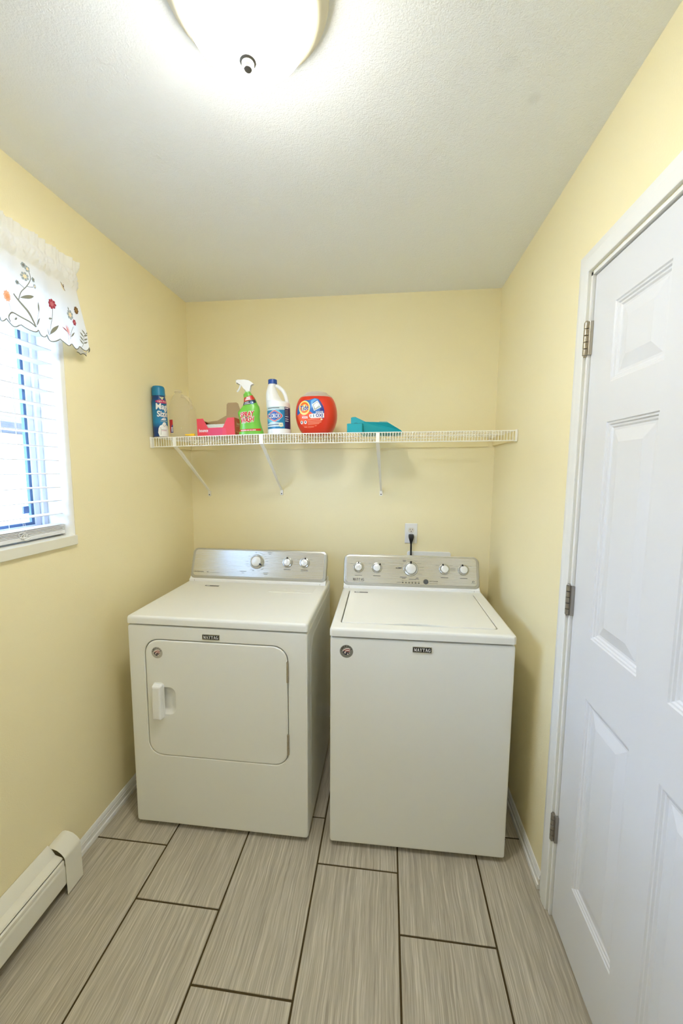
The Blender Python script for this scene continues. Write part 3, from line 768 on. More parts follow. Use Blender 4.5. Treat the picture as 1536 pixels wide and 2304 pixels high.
sb = obj('start_button', bm, GRAPHITE, wa)
d = Decal(); slab_serif(d, 'MAYTAG', .0761, .0315, .056, .0125, DARK, 0); d.rect(.050, .102, .0205, .0215, MIDG, 0)
for k in range(6):
    x = .2972 + k * .0157; d.rect(x - .0042, x + .0042, .0205, .0240, BLACK, 0); d.rect(x - .005, x + .006, .0290, .0303, MIDG, 0)
d.rect(.268, .290, .0220, .0236, MIDG, 0)
d.text('start/pause', .4480, .0330, .042, .0085, DARK, 0); d.rect(.428, .468, .0225, .0236, MIDG, 0)
ticks(d, .3364, .0911, .038, (100, 62, 38, 12, -5, -32, 150, 172), .022, .0022); d.line([(.262, .094), (.272, .0965), (.290, .094), (.272, .0905), (.262, .094)], .0018, DARK); d.rect(.276, .292, .0935, .0960, DARK)
for (x, y, l) in ((.300, .0490, .034), (.302, .0440, .018), (.344, .0400, .034), (.368, .0470, .012), (.368, .0415, .018), (.305, .1330, .016), (.305, .1285, .014)): d.rect(x - l / 2, x + l / 2, y - .0014, y + .0014, MIDG, 0)
for u, s in ((.0753, .0914), (.1676, .0921), (.5015, .0940), (.5938, .0933)):
    ticks(d, u, s, .027, (148, 34), .016, .0015); d.rect(u - .018, u + .018, s - .0420, s - .0398, DARK if u > .1 else MIDG, 0)
for y in (.100, .094, .088): d.rect(.532, .556, y, y + .0014, MIDG, 0)
d.arc(.6389, .0370, .0032, .0044, .3, 5.5, DARK, 0, 14); d.line([(.634, .033), (.639, .041)], .0012, DARK); d.line([(.641, .034), (.646, .040)], .0012, DARK); d.rect(.629, .649, .0280, .0290, MIDG, 0)
d.build('console_print', face, cmf, .05)

# ------------------------------------------------------------------ wall outlet, cord, outlet box
ou = thing('wall_outlet', 'white duplex wall outlet above the washing machine', 'outlet', (1.3075, 0, 1.146))
bm = nb(); plate(bm, (-.035, .035, -.057, .057), .003, [(0, .0005), (0, .0035), (.0015, .005), (.004, .0058)], lambda u, v, h: Vector((u, -h, v)), 4)
obj('cover_plate', bm, PLASTIC_W, ou)
for zc in (.0195, -.0195):
    bm = nb(); P = [(x, z) for x, z in [(.0172 * math.cos(t), max(-.0135, min(.0135, .0172 * math.sin(t)))) for t in [2 * PI * k / 32 for k in range(32)]]]
    prism(bm, [(x, zc + z) for x, z in P], .0056, .0074, lambda u, v, h: Vector((u, -h, v)))
    rc = obj('receptacle', bm, mat('outlet_face', rgb(226, 220, 206), .4), ou, sm=False)
    bm = nb()
    box(bm, -.0075, -.0052, -.0078, -.0070, zc - .001, zc + .0075); box(bm, .0052, .0075, -.0078, -.0070, zc + .000, zc + .0068)
    lathe(bm, [(.0024, .0070), (.0024, .0078)], 12, lambda x, y, z: Vector((x, -z, zc - .0072 + y)))
    obj('slots', bm, BLACK, rc, sm=False)
pc = thing('power_cord', 'black power cord plugged into the outlet, running behind the washer', 'cord', (1.3075, 0, 1.1265))
bm = nb(); loops = []
for z, wd, y0, y1 in ((.016, .0125, -.0079, -.022), (.013, .0150, -.0079, -.030), (.004, .0150, -.0079, -.034), (-.006, .0130, -.0079, -.036), (-.016, .0105, -.010, -.034), (-.028, .0070, -.014, -.030), (-.036, .0062, -.0155, -.0285)):
    loops.append([Vector((x, y, z)) for x, y in rr(-wd, wd, y1, y0, .005, 3)])
loft(bm, loops); obj('plug', bm, BLACK, pc)
bm = nb(); tube(bm, catmull([(0, -.022, -.034), (.0005, -.022, -.08), (0, -.026, -.14), (-.004, -.04, -.25), (-.03, -.06, -.45), (-.05, -.08, -.70)], 8), .0050, 10)
obj('cable', bm, BLACK, pc)
ob = thing('washer_outlet_box', 'white plastic washer supply box low on the wall, its top edge showing above the washer', 'outlet box', (1.41, 0, .945))
bm = nb(); P0, P1 = (-.122, .122, -.098, .0985), (-.098, .098, -.075, .075)
loft(bm, [[Vector((a, -h, b)) for a, b in rr(R_[0], R_[1], R_[2], R_[3], r, 5)] for R_, r, h in ((P0, .012, .0005), (P0, .012, .006), ((-.119, .119, -.095, .0955), .010, .0085), (P1, .006, .0085), (P1, .006, .0010))])
obj('box_flange', bm, PLASTIC_W, ob)
for x in (-.05, .05):
    bm = nb(); lathe(bm, [(.010, -.03), (.010, .01), (.016, .012), (.016, .020), (.006, .022)], 16, lambda a, b, c: Vector((x + a, -.022 + b, c)))
    obj('valve', bm, STEEL, ob)

# ------------------------------------------------------------------ baseboard heater
HT = thing('baseboard_heater', 'cream metal baseboard heater running along the floor under the window', 'heater', (0, -1.13, 0))
Ls, Le = YR + 1.13 + .03, -.002
def strip(name, prof, y0, y1, m=HEATER, th=.0016):
    """thin folded sheet swept along the wall"""
    bm = nb(); a = [Vector((x, 0, z)) for x, z in prof]; nrm = []
    for i in range(len(a)):
        t = (a[min(i + 1, len(a) - 1)] - a[max(i - 1, 0)]).normalized(); nrm.append(Vector((t.z, 0, -t.x)))
    ring_ = a + [p - n_ * th for p, n_ in zip(reversed(a), reversed(nrm))]
    loft(bm, [[p + Vector((0, y, 0)) for p in ring_] for y in (y0, y1)])
    return obj(name, bm, m, HT)
strip('back_plate', [(.0028, .004), (.0028, .182), (.004, .1835), (.018, .172), (.030, .152), (.030, .149)], Ls, Le)
strip('damper', [(.0315, .150), (.034, .1495), (.056, .1435), (.0585, .140), (.0575, .1385)], Ls, Le)
strip('front_panel', [(.0555, .124), (.0565, .1315), (.0600, .1335), (.0635, .131), (.0640, .122), (.0620, .1185), (.0635, .114), (.0665, .108), (.0665, .050), (.0645, .0440), (.0560, .042)], Ls, Le)
bm = nb(); tube(bm, [(.034, Ls + .01, .085), (.034, Le - .02, .085)], .011, 14); obj('heating_pipe', bm, mat('copper_pipe', rgb(160, 110, 80), .4, metal=.8), HT)
bm = nb()
for k in range(60):
    y = Le - .03 - k * .014; box(bm, .012, .0535, y - .0004, y + .0004, .060, .112)
fn = obj('fins', bm, mat('fin_aluminium', rgb(150, 150, 150), .5, metal=.6), HT, sm=False); fn['kind'] = 'stuff'
strip('end_cap', [(.0012, .1725), (.012, .1760), (.026, .1750), (.042, .1700), (.056, .1600), (.0660, .1480), (.0695, .1390), (.0710, .0040)], -.004, .066, HEATER, .0014)
bm = nb(); prism(bm, [(.001, .003), (.0695, .003), (.0682, .139), (.0645, .147), (.055, .1585), (.041, .1685), (.026, .1735), (.012, .1745), (.001, .171)], .0640, .0655, lambda u, v, d_: Vector((u, d_, v)))
obj('end_cap_side', bm, HEATER, HT, sm=False)

# ------------------------------------------------------------------ wire shelf
ZSP = [(0, 1.6564), (.59, 1.6735), (1.13, 1.6790), (1.745, 1.6850)]
def zs_(x): return interp(x, ZSP)
def yf_(x): return -.4063 + .0218 * x / 1.745
SH = thing('wire_shelf', 'long white coated wire shelf across the back wall on three braces', 'shelf', (0, 0, 0))
bm = nb(); tube(bm, [(0, 0, -.046), (0, -.0008, -.004), (0, .003, -.0005), (0, .010, 0), (0, .3785, 0)], .0014, 6)
me = bpy.data.meshes.new('deck_wire'); bmesh.ops.recalc_face_normals(bm, faces=bm.faces); bm.to_mesh(me); bm.free(); me.materials.append(WIRE); smooth(me, 60)
NW = 137
for k in range(NW):
    x = .008 + (W - .016) * k / (NW - 1)
    inst('deck_wire', me, SH, (x, yf_(x), zs_(x)))
XS = [.003] + [.1 * i for i in range(1, 18)] + [W - .003]
for nm, dy, dz, r in (('front_rod', .002, -.0012, .0024), ('lip_rod', .0018, -.0455, .0024), ('middle_rod', .185, -.0035, .0024), ('back_rod', .3780, -.0035, .0024)):
    bm = nb(); tube(bm, [(x, yf_(x) + dy, zs_(x) + dz) for x in XS], r, 8); obj(nm, bm, WIRE, SH)
for (xb, xt, zf) in ((.112, .128, 1.360), (.5545, .566, 1.372), (1.1335, 1.120, 1.375)):
    a, b = Vector((xt, yf_(xt) + .010, zs_(xt) - .006)), Vector((xb, -.010, zf + .012))
    top_ = Vector((xt, yf_(xt) - .0035, zs_(xt) - .004)); low = Vector((xt, yf_(xt) - .0035, zs_(xt) - .047))
    bm = nb()
    def quad(p, hw, d): return [p + Vector((-hw, 0, 0)), p + Vector((hw, 0, 0)), p + Vector((hw, 0, 0)) + d, p + Vector((-hw, 0, 0)) + d]
    th = Vector((0, .003, .003))
    loft(bm, [quad(low, .0085, Vector((0, -.002, 0))), quad(top_, .0085, Vector((0, -.002, 0)))])
    s0 = Vector((xt, yf_(xt) + .004, zs_(xt) - .046))
    loft(bm, [quad(low + Vector((0, 0, .001)), .0085, Vector((0, .001, .004))), quad(s0 + (b - s0) * .12, .0085, Vector((0, .004, .008))), quad(b, .0048, Vector((0, .004, .008)))])
    br = obj('support_brace', bm, WIRE, SH, sm=False)
    bm = nb(); plate(bm, (xb - .0085, xb + .0085, zf - .017, zf + .014), .004, [(0, .0006), (0, .006), (.001, .0072)], lambda u, v, h: Vector((u, -h, v)), 3)
    ft = obj('brace_foot', bm, WIRE, br)
    bm = nb(); lathe(bm, [(.0034, .007), (.0034, .0080), (.0015, .0084)], 12, lambda x, y, z: Vector((xb + x, -z, zf - .008 + y)))
    obj('screw', bm, DARK, br)
for xe, xw in ((.0008, .0105), (W - .0105, W - .0008)):
    obj('end_bracket', box(nb(), xe, xw, yf_(xe) - .006, yf_(xe) + .020, zs_(xe) - .050, zs_(xe) + .004, .003), WIRE, SH)
def on_shelf(x): return zs_(x) + .0019
def lean(t, x, rz=0.):
    """stand a thing square on the slightly sloping shelf, turned by rz"""
    a = -math.atan((zs_(x + .02) - zs_(x - .02)) / .04)
    t.rotation_euler = (Matrix.Rotation(a, 3, 'Y') @ Matrix.Rotation(rz, 3, 'Z')).to_euler()

# ---- lofted bottles: sections (z, centre x, half width, half depth, exponent)
class Body:
    def __init__(s, secs, sub=5): s.S = catmull(secs, sub)
    def at(s, z):
        S = s.S
        if z <= S[0][0]: return S[0]
        for a, b in zip(S[:-1], S[1:]):
            if z <= b[0]:
                t = (z - a[0]) / max(b[0] - a[0], 1e-9); return tuple(p + (q - p) * t for p, q in zip(a, b))
        return S[-1]
    def mesh(s, bm, n=40):
        loops = []
        for z, c, a, b, e in s.S:
            L = []
            for k in range(n):
                t = 2 * PI * k / n; x, y = math.cos(t), math.sin(t)
                L.append(Vector((c + a * math.copysign(abs(x) ** (2 / e), x), b * math.copysign(abs(y) ** (2 / e), y), z)))
            loops.append(L)
        loft(bm, loops)
    def front(s, u, v, h):
        z, c, a, b, e = s.at(v); q = max(-.985, min(.985, (u - c) / a))
        return Vector((u, -b * (1 - abs(q) ** e) ** (1 / e) - h, v))

# ---- spray starch can
x = .0372; can = thing('aerosol_can', 'blue aerosol can of sizing with lighter blue cap at the left end of the shelf', 'spray can', (x, -.3665, on_shelf(x)))
lean(can, .037, .50)
BLUE_D, BLUE_L = mat('can_navy', rgb(10, 62, 128), .3), mat('cap_blue', rgb(24, 128, 172), .4)
def can_mat():
    M = mat('can_blue_gradient', rgb(16, 96, 150), .28); nt = M.node_tree; b = nt.nodes['Principled BSDF']
    tc = nt.nodes.new('ShaderNodeTexCoord'); sp = nt.nodes.new('ShaderNodeSeparateXYZ'); r = nt.nodes.new('ShaderNodeValToRGB')
    mr = nt.nodes.new('ShaderNodeMapRange'); mr.inputs[1].default_value = 0; mr.inputs[2].default_value = .205
    nt.links.new(tc.outputs['Object'], sp.inputs[0]); nt.links.new(sp.outputs[2], mr.inputs[0]); nt.links.new(mr.outputs[0], r.inputs[0]); nt.links.new(r.outputs[0], b.inputs['Base Color'])
    cr = r.color_ramp; cr.elements[0].color = rgb(8, 58, 122); cr.elements[1].color = rgb(10, 58, 120); cr.elements[0].position = .22; cr.elements[1].position = .92
    e = cr.elements.new(.36); e.color = rgb(28, 132, 184); e = cr.elements.new(.66); e.color = rgb(24, 122, 172)
    return M
bm = nb(); lathe(bm, [(.031, 0), (.0335, .001), (.0345, .004), (.0345, .170), (.0338, .178), (.0300, .196), (.0290, .203), (.012, .206)], 40); obj('can_body', bm, can_mat(), can)
bm = nb(); lathe(bm, [(.0302, .2035), (.0308, .206), (.0298, .238), (.0280, .246), (.0240, .2505), (.014, .2525), (.001, .2530)], 40); obj('cap', bm, BLUE_L, can)
bm = nb(); lathe(bm, [(.0340, .0004), (.0354, .0010), (.0354, .0035), (.0346, .0045)], 40); obj('base_rim', bm, STEEL, can)
d = Decal(); TH0 = .10     # label centre turned to the right
MAG, CRM = mat('magenta_print', rgb(196, 42, 108), .4), mat('cream_print', rgb(236, 232, 190), .4)
def canmap(u, v, h):
    r = interp(v, [(0, .0346), (.170, .0346), (.178, .0339), (.196, .0301), (.203, .0291)]) + h; t = u / .0345
    return Vector((r * math.sin(t), -r * math.cos(t), v))
d.poly([(.004, .196), (.030, .196), (.017, .181)], CRM, 0); d.text('NEW', .017, .191, .014, .005, mat('green_print', rgb(60, 120, 70), .4), 1)
d.ell(.018, .1735, .0340, .0085, MAG, 0); d.text('Light Body', .019, .1735, .050, .0095, CRM, 1)
d.text('Magic', .0240, .1440, .076, .040, BLUE_D, 0, bold=.06, shear=.06); d.text('Magic', .0230, .1452, .076, .039, PAPERW, 1, bold=.03, shear=.06)
d.text('Sizing', .0260, .1085, .074, .039, BLUE_D, 0, bold=.06, shear=.06); d.text('Sizing', .0250, .1097, .074, .038, PAPERW, 1, bold=.03, shear=.06)
d.poly([(.004, .084), (.010, .090), (.018, .0955), (.026, .0955), (.028, .090), (.030, .0845), (.020, .0835)], PAPERW, 1); d.ell(.020, .0905, .004, .0018, BLUE_D, 2)
d.rect(.002, .036, .0775, .0790, CRM, 1)
d.poly([(-.006, .000 + .003), (-.012, .022), (-.009, .042), (-.002, .056), (.008, .061), (.014, .072), (.022, .074), (.028, .070), (.030, .060), (.040, .056), (.048, .040), (.048, .003)], PAPERW, 1)
d.line([(.012, .062), (.018, .052), (.024, .060), (.030, .051)], .0012, MIDG, 2); d.line([(.001, .048), (.003, .034), (.001, .012)], .0010, MIDG, 2); d.line([(.004, .037), (.030, .036)], .0016, MIDG, 2); d.line([(.004, .032), (.028, .031)], .0014, MAG, 2)
d.build('label_print', can, canmap, .005)

# ---- empty translucent jug
x = .1340; jug = thing('plastic_jug', 'empty translucent plastic jug with moulded handle beside the blue can', 'jug', (x, -.3235, on_shelf(x) + .0008))
B = Body([(.0, 0, .054, .050, 2.6), (.004, 0, .0595, .054, 2.7), (.10, 0, .0615, .056, 2.7), (.140, 0, .0605, .055, 2.5), (.160, -.003, .056, .049, 2.3), (.185, -.012, .041, .036, 2.1), (.205, -.016, .027, .026, 2), (.218, -.016, .0175, .0175, 2), (.224, -.016, .0165, .0165, 2), (.237, -.016, .0165, .0165, 2)], 4)
bm = nb(); B.mesh(bm, 40); obj('jug_body', bm, JUGM, jug)
bm = nb(); tube(bm, catmull([(.000, 0, .206), (.022, 0, .200), (.038, 0, .186), (.047, 0, .160), (.048, 0, .140)], 5), .0085, 12); obj('jug_handle', bm, JUGM, jug)
bm = nb(); lathe(bm, [(.0172, .2245), (.0188, .2255), (.0188, .228), (.0172, .2290)], 28, lambda a, b, c: Vector((a - .016, b, c))); obj('neck_ring', bm, JUGM, jug)
d = Decal(); d.rect(-.049, -.026, .0215, .085, mat('jug_red', rgb(190, 34, 40), .4), 0); d.poly([(-.042, .0215), (-.026, .0215), (-.026, .060), (-.031, .060), (-.042, .034)], mat('jug_blue', rgb(40, 52, 140), .4), 1)
for k in range(4): d.rect(-.038, -.027, .027 + k * .006, .030 + k * .006, PAPERW, 2)
d.build('jug_label', jug, B.front, .006, label='red and blue side label')

lean(jug, .134)
# ---- small yellow nozzle
x = .200; yn = thing('yellow_nozzle', 'small yellow plastic nozzle lying at the left of the red box', 'nozzle', (.176, -.3905, on_shelf(.19) + .0068))
ax = lambda a, b, c: Vector((c, a, b))
bm = nb(); lathe(bm, [(.0018, 0), (.0030, .001), (.0040, .022), (.0046, .024), (.0058, .032)], 20, ax); obj('nozzle_tip', bm, mat('yellow_plastic', rgb(246, 196, 22), .35), yn)
bm = nb(); lathe(bm, [(.0058, .0315), (.0066, .033), (.0066, .0475), (.0058, .049)], 20, ax); obj('nozzle_collar', bm, mat('yellow_plastic', 0), yn)

# ---- open red box of dryer sheets
x = .325; bx_ = thing('dryer_sheet_box', 'open red cardboard box of dryer sheets with brown lid flap raised', 'box', (.2290, -.3680, on_shelf(.229))); lean(bx_, .3)
BW, BD, BH, CT = .193, .120, .0855, .0012
RED, ORG = mat('box_red', rgb(222, 46, 40), .45), mat('box_orange', rgb(196, 84, 46), .45)
PINK, KRAFT = mat('box_pink', rgb(218, 50, 82), .45), mat('kraft_board', rgb(176, 148, 106), .85)
bm = nb()
out = [(0, 0), (BW, 0), (BW, BH), (BW - .036, BH), (BW - .060, .0400), (.056, .0400), (.033, BH), (0, BH)]
prism(bm, out, 0, CT, lambda u, v, h: Vector((u, h, v))); fp = obj('front_panel', bm, [RED], bx_, sm=False)
d = Decal(); d.poly([(.062, .0), (.130, .0), (.130, .037), (.060, .037), (.045, .020)], PINK, 0); d.poly([(.130, .0), (.152, .0), (.146, .037), (.130, .037)], mat('box_rose', rgb(226, 56, 72), .45), 0)
d.text('bounce', .033, .028, .046, .016, PAPERW, 1, bold=.02); d.rect(.006, .034, .0640, .0650, PINK, 1)
d.build('box_print', fp, lambda u, v, h: Vector((u, -h, v)), .05)
bm = nb(); box(bm, BW - CT, BW, CT, BD, 0, BH); sp_ = obj('side_panel', bm, ORG, bx_, sm=False)
d = Decal(); d.text('bounce', .052, .060, .050, .016, CRM, 1, bold=.01); d.rect(.02, .10, .046, .0472, CRM, 1); d.rect(.02, .08, .018, .0192, CRM, 1); d.ell(.020, .012, .004, .004, BLACK, 1)
d.build('box_print', sp_, lambda u, v, h: Vector((BW + h, u, v)), .05)
obj('side_panel', box(nb(), 0, CT, CT, BD, 0, BH), ORG, bx_, sm=False)
obj('back_panel', box(nb(), CT, BW - CT, BD - CT, BD, 0, BH), KRAFT, bx_, sm=False)
obj('box_bottom', box(nb(), CT, BW - CT, CT, BD - CT, 0, CT), KRAFT, bx_, sm=False)
bm = nb(); prism(bm, [(.012, 0), (BW - .002, 0), (BW - .004, .018), (BW - .024, .062), (BW - .034, .066), (BW - .078, .066), (BW - .086, .060), (.104, .020), (.055, .003)], 0, CT, lambda u, v, h: Vector((u, BD - .001 + v * .10 + h, BH + v * 1.42)))
obj('lid_flap', bm, KRAFT, bx_, sm=False, label='raised brown cardboard lid flap')
bm = nb(); loft(bm, [[Vector((CT, CT + .004, BH)), Vector((CT, BD - .01, BH)), Vector((CT + .001, BD - .01, BH - .001)), Vector((CT + .001, CT + .004, BH - .001))], [Vector((.058, CT + .014, BH - .020)), Vector((.055, BD - .02, BH - .016)), Vector((.055, BD - .02, BH - .0175)), Vector((.058, CT + .014, BH - .0215))]])
obj('dust_flap', bm, KRAFT, bx_, sm=False)
for k in range(12):
    z = CT + .001 + k * .0046
    s_ = box(nb(), .010 + random.uniform(0, .004), BW - .012 - random.uniform(0, .004), CT + .003 + random.uniform(0, .003), BD - .012, z, z + .0040, .0012, 1)
    obj('dryer_sheet', s_, mat('sheet_white', rgb(232, 232, 218), .9), bx_)

# ---- green trigger spray bottle
x = .4985; sw = thing('spray_bottle', 'bright green laundry spray bottle with white trigger head', 'spray bottle', (x, -.3480, on_shelf(x)))
K = .142e-3; lean(sw, .5, .20)
def sp(px, pyy): return ((px - 560) * K, (2072 - pyy) * K)
rows = [(2072, 150, 970), (2060, 130, 990), (1960, 150, 972), (1850, 178, 938), (1700, 186, 900), (1600, 186, 882), (1500, 170, 872), (1400, 145, 876), (1320, 132, 884), (1270, 160, 890), (1180, 240, 884), (1110, 300, 868), (1060, 325, 836), (980, 345, 800), (900, 356, 768), (820, 362, 730), (760, 352, 690), (700, 352, 646), (650, 396, 606), (620, 400, 602)]
secs = []
for yy, a, b in rows:
    z = sp(0, yy)[1]; c = ((a + b) / 2 - 560) * K; hw = (b - a) / 2 * K
    dp = interp(z, [(0, .030), (.06, .031), (.11, .029), (.14, .025), (.18, .018), (.21, .0145)])
    secs.append((z, c, hw, min(dp, hw) if z > .19 else dp, 2.6 if z < .15 else 2.2))
B = Body(secs, 2); bm = nb(); B.mesh(bm, 44)
GREEN = mat('green_plastic', rgb(116, 188, 62), .28); obj('bottle_body', bm, GREEN, sw)
bm = nb(); zc = sp(0, 640)[1]; cx = sp(500, 0)[0]; lathe(bm, [(.0145, zc - .001), (.0150, zc + .001), (.0142, zc + .005), (.0138, zc + .006)], 28, lambda a, b, c: Vector((a + cx, b, c))); obj('neck_collar', bm, mat('pale_green_plastic', rgb(196, 222, 176), .35), sw)
head = [(420, 608), (388, 500), (335, 405), (250, 345), (140, 337), (124, 290), (126, 232), (180, 220), (400, 208), (560, 238), (655, 298), (722, 362), (688, 388), (596, 392), (590, 430), (604, 608)]
bm = nb(); prism(bm, [sp(*p) for p in head], -.0125, .0125, lambda u, v, h: Vector((u, h, v)), .0035); obj('trigger_head', bm, PLASTIC_W, sw)
bm = nb(); pts = [sp(*p) for p in ((285, 352), (268, 400), (240, 470), (196, 548), (142, 606))]
tube(bm, catmull([(u, 0, v) for u, v in pts], 4), .0042, 10); obj('trigger', bm, PLASTIC_W, sw)
d = Decal()
SRED, SNAVY = mat('label_red', rgb(206, 44, 34), .4), mat('label_navy', rgb(28, 32, 66), .4)
d.poly([sp(*p) for p in ((372, 828), (500, 790), (670, 730), (752, 880), (560, 918), (364, 975), (360, 905))], SRED, 0)
d.poly([sp(*p) for p in ((364, 980), (560, 925), (756, 888), (800, 985), (600, 1050), (336, 1080))], SNAVY, 0)
for (a, b, ww) in ((522, 815, .016), (510, 855, .020), (505, 893, .025)):
    u, v = sp(a, b); d.line([(u - ww / 2, v - ww * .07), (u + ww / 2, v + ww * .07)], .0036, PAPERW, 1)
for (a, b, ww) in ((470, 985, .018), (480, 1032, .028)):
    u, v = sp(a, b); d.line([(u - ww / 2, v - ww * .05), (u + ww / 2, v + ww * .05)], .0026, PAPERW, 1)
u, v = sp(648, 1000); d.ell(u, v, .0085, .007, mat('drop_blue', rgb(74, 128, 176), .4), 1); d.ell(u + .002, v + .001, .003, .003, PAPERW, 2)
for txt, (a, b), ww, hh in (('SPRAY', (470, 1395), .069, .0285), ('WASH', (462, 1580), .067, .0285)):
    u, v = sp(a, b); d.text(txt, u, v, ww, hh, PAPERW, 0, shear=.28, rot=.13, bold=.10); d.text(txt, u, v, ww * .97, hh * .92, SRED, 1, shear=.28, rot=.13, bold=.042)
u, v = sp(440, 1498); d.text("'n", u, v, .010, .010, SNAVY, 2, shear=.2, bold=.03)
d.poly([sp(*p) for p in ((172, 1900), (905, 1872), (912, 1945), (160, 1968))], SRED, 0)
for a, b in ((230, 420), (440, 520), (545, 600), (625, 740)): d.line([sp(a, 1934 - (a - 230) * .02), sp(b, 1934 - (b - 230) * .02)], .0030, PAPERW, 1)
d.build('label_print', sw, B.front, .0045)

# ---- bleach bottle
x = .6350; cl = thing('bleach_bottle', 'white bleach bottle with blue cap and blue label', 'bottle', (x, -.3300, on_shelf(x)))
lean(cl, .64, .14)
def cp(px, pyy): return ((px - 600) * K, (2066 - pyy) * K)
rows = [(2066, 222, 978, 2), (2050, 204, 996, 2), (1930, 200, 1000, 2), (1905, 204, 996, 2), (1400, 196, 988, 2), (1180, 192, 982, 2), (1150, 180, 984, 2), (1060, 172, 980, 2), (1000, 168, 965, 2), (965, 166, 860, 2), (945, 166, 745, 2), (850, 166, 668, 2), (700, 170, 588, 2), (600, 190, 548, 2), (520, 216, 512, 2), (440, 238, 500, 2), (385, 262, 520, 2), (355, 275, 525, 2)]
secs = []
for yy, a, b, e in rows:
    z = cp(0, yy)[1]; hw = (b - a) / 2 * K; dp = interp(z, [(0, .0535), (.004, .0565), (.13, .0560), (.156, .050), (.19, .036), (.22, .023), (.243, .0175)])
    secs.append((z, ((a + b) / 2 - 600) * K, hw, dp, e))
B = Body(secs, 2); bm = nb(); B.mesh(bm, 44); BLEACH = mat('white_hdpe', rgb(240, 240, 236), .35); obj('bottle_body', bm, BLEACH, cl)
pts = [(cp(*p)[0], 0, cp(*p)[1]) for p in ((480, 425), (560, 436), (660, 500), (760, 600), (826, 730), (862, 860), (880, 960), (888, 1030))]
bm = nb(); tube(bm, catmull(pts, 5), [.0085] * 8 + [.0092] * 20 + [.0105] * 8, 14); obj('bottle_handle', bm, BLEACH, cl)
c0, zc = cp(402, 0)[0], cp(0, 362)[1]
bm = nb(); n_ = 60
def ribbed(r, z): return [Vector((c0 + (r + (.0004 if k % 2 else 0)) * math.cos(2 * PI * k / n_), (r + (.0004 if k % 2 else 0)) * math.sin(2 * PI * k / n_), z)) for k in range(n_)]
loft(bm, [ribbed(.0212, zc - .0005), ribbed(.0214, zc + .001), ribbed(.0210, zc + .0180), ribbed(.0200, zc + .0200), ribbed(.0190, zc + .0205)]); obj('cap', bm, mat('cap_royal_blue', rgb(24, 74, 158), .35), cl)
d = Decal()
C_T, C_D, C_L = mat('bleach_teal', rgb(24, 122, 166), .35), mat('bleach_navy', rgb(26, 42, 96), .35), mat('bleach_pale', rgb(196, 214, 214), .35)
d.poly([cp(*p) for p in ((204, 1176), (836, 1160), (836, 1270), (204, 1290))], C_L, 0)
d.poly([cp(*p) for p in ((204, 1290), (836, 1270), (836, 1898), (212, 1905))], C_T, 0); d.poly([cp(*p) for p in ((830, 1165), (984, 1190), (990, 1898), (830, 1898))], C_D, 1)
d.poly([cp(*p) for p in ((420, 1290), (640, 1285), (780, 1480), (640, 1660), (300, 1690), (215, 1560))], mat('bleach_aqua', rgb(98, 182, 206), .35), 1)
d.poly([cp(*p) for p in ((215, 1750), (400, 1660), (640, 1700), (770, 1700), (790, 1830), (215, 1835))], C_L, 1)
d.line([cp(270, 1218), cp(660, 1212)], .0030, DARK, 2)
cx, cy = cp(490, 1480)
def hexa(k): return [(cx - .0370 * k, cy + .003 * k), (cx - .0340 * k, cy + .008 * k), (cx - .003 * k, cy + .0262 * k), (cx + .004 * k, cy + .0262 * k), (cx + .034 * k, cy + .008 * k), (cx + .0370 * k, cy + .003 * k), (cx + .0370 * k, cy - .003 * k), (cx + .034 * k, cy - .008 * k), (cx + .004 * k, cy - .0262 * k), (cx - .003 * k, cy - .0262 * k), (cx - .034 * k, cy - .008 * k), (cx - .0370 * k, cy - .003 * k)]
d.poly(hexa(1.04), PAPERW, 2); d.poly(hexa(1.0), mat('bleach_red', rgb(206, 44, 52), .35), 3); d.poly(hexa(.84), PAPERW, 4); d.poly(hexa(.80), mat('bleach_blue', rgb(32, 84, 164), .35), 5)
d.text('CLOROX', cx - .003, cy, .060, .0225, BLACK, 6, bold=.05); d.text('CLOROX', cx - .003, cy + .0004, .058, .0205, PAPERW, 7, bold=.012)
d.line([cp(240, 1782), cp(640, 1762)], .0030, C_D, 3); d.line([cp(240, 1822), cp(640, 1812)], .0022, PAPERW, 3)
u, v = cp(708, 1775); d.poly([(u + (.0105 if k % 2 else .0092) * math.cos(k * PI / 12), v + (.0105 if k % 2 else .0092) * math.sin(k * PI / 12)) for k in range(24)], mat('seal_cream', rgb(226, 222, 186), .4), 4); d.line([(u - .006, v), (u + .006, v)], .0014, DARK, 5)
for yy, m_ in ((1210, PAPERW), (1280, MIDG), (1330, MIDG), (1380, MIDG), (1430, MIDG), (1490, C_L), (1570, C_L), (1640, C_L)): d.line([cp(852, yy), cp(938, yy + 6)], .0040, m_, 2)
d.build('label_print', cl, B.front, .0045)

# ---- tub of laundry pods
x = .8150; tb = thing('detergent_tub', 'round orange-red laundry pod tub with clear lid', 'tub', (x, -.2900, on_shelf(x)))
lean(tb, .82, .08)
rows = [(0, .066), (.003, .0695), (.020, .082), (.045, .0935), (.075, .1005), (.105, .1012), (.130, .0982), (.150, .0930), (.165, .0860), (.172, .0812), (.1745, .0790)]
B = Body([(z, 0, r, r * .97, 2.7) for z, r in rows], 3); bm = nb(); B.mesh(bm, 56); TUB = mat('orange_red_plastic', rgb(218, 54, 26), .3); obj('tub_body', bm, TUB, tb)
bm = nb(); lathe(bm, [(.070, .1730), (.0792, .1748), (.0770, .1800), (.0640, .1890), (.0560, .1905), (.0545, .1930), (.0530, .1985), (.0500, .2010), (.0300, .2020), (.001, .2022)], 48); obj('tub_lid', bm, LIDM, tb)
d = Decal(); KT = .181e-3
def tp(px, pyy): return ((px - 740) * KT, (1352 - pyy) * KT)
def tpoly(P, m_, l): d.poly([tp(*p) for p in P], m_, l)
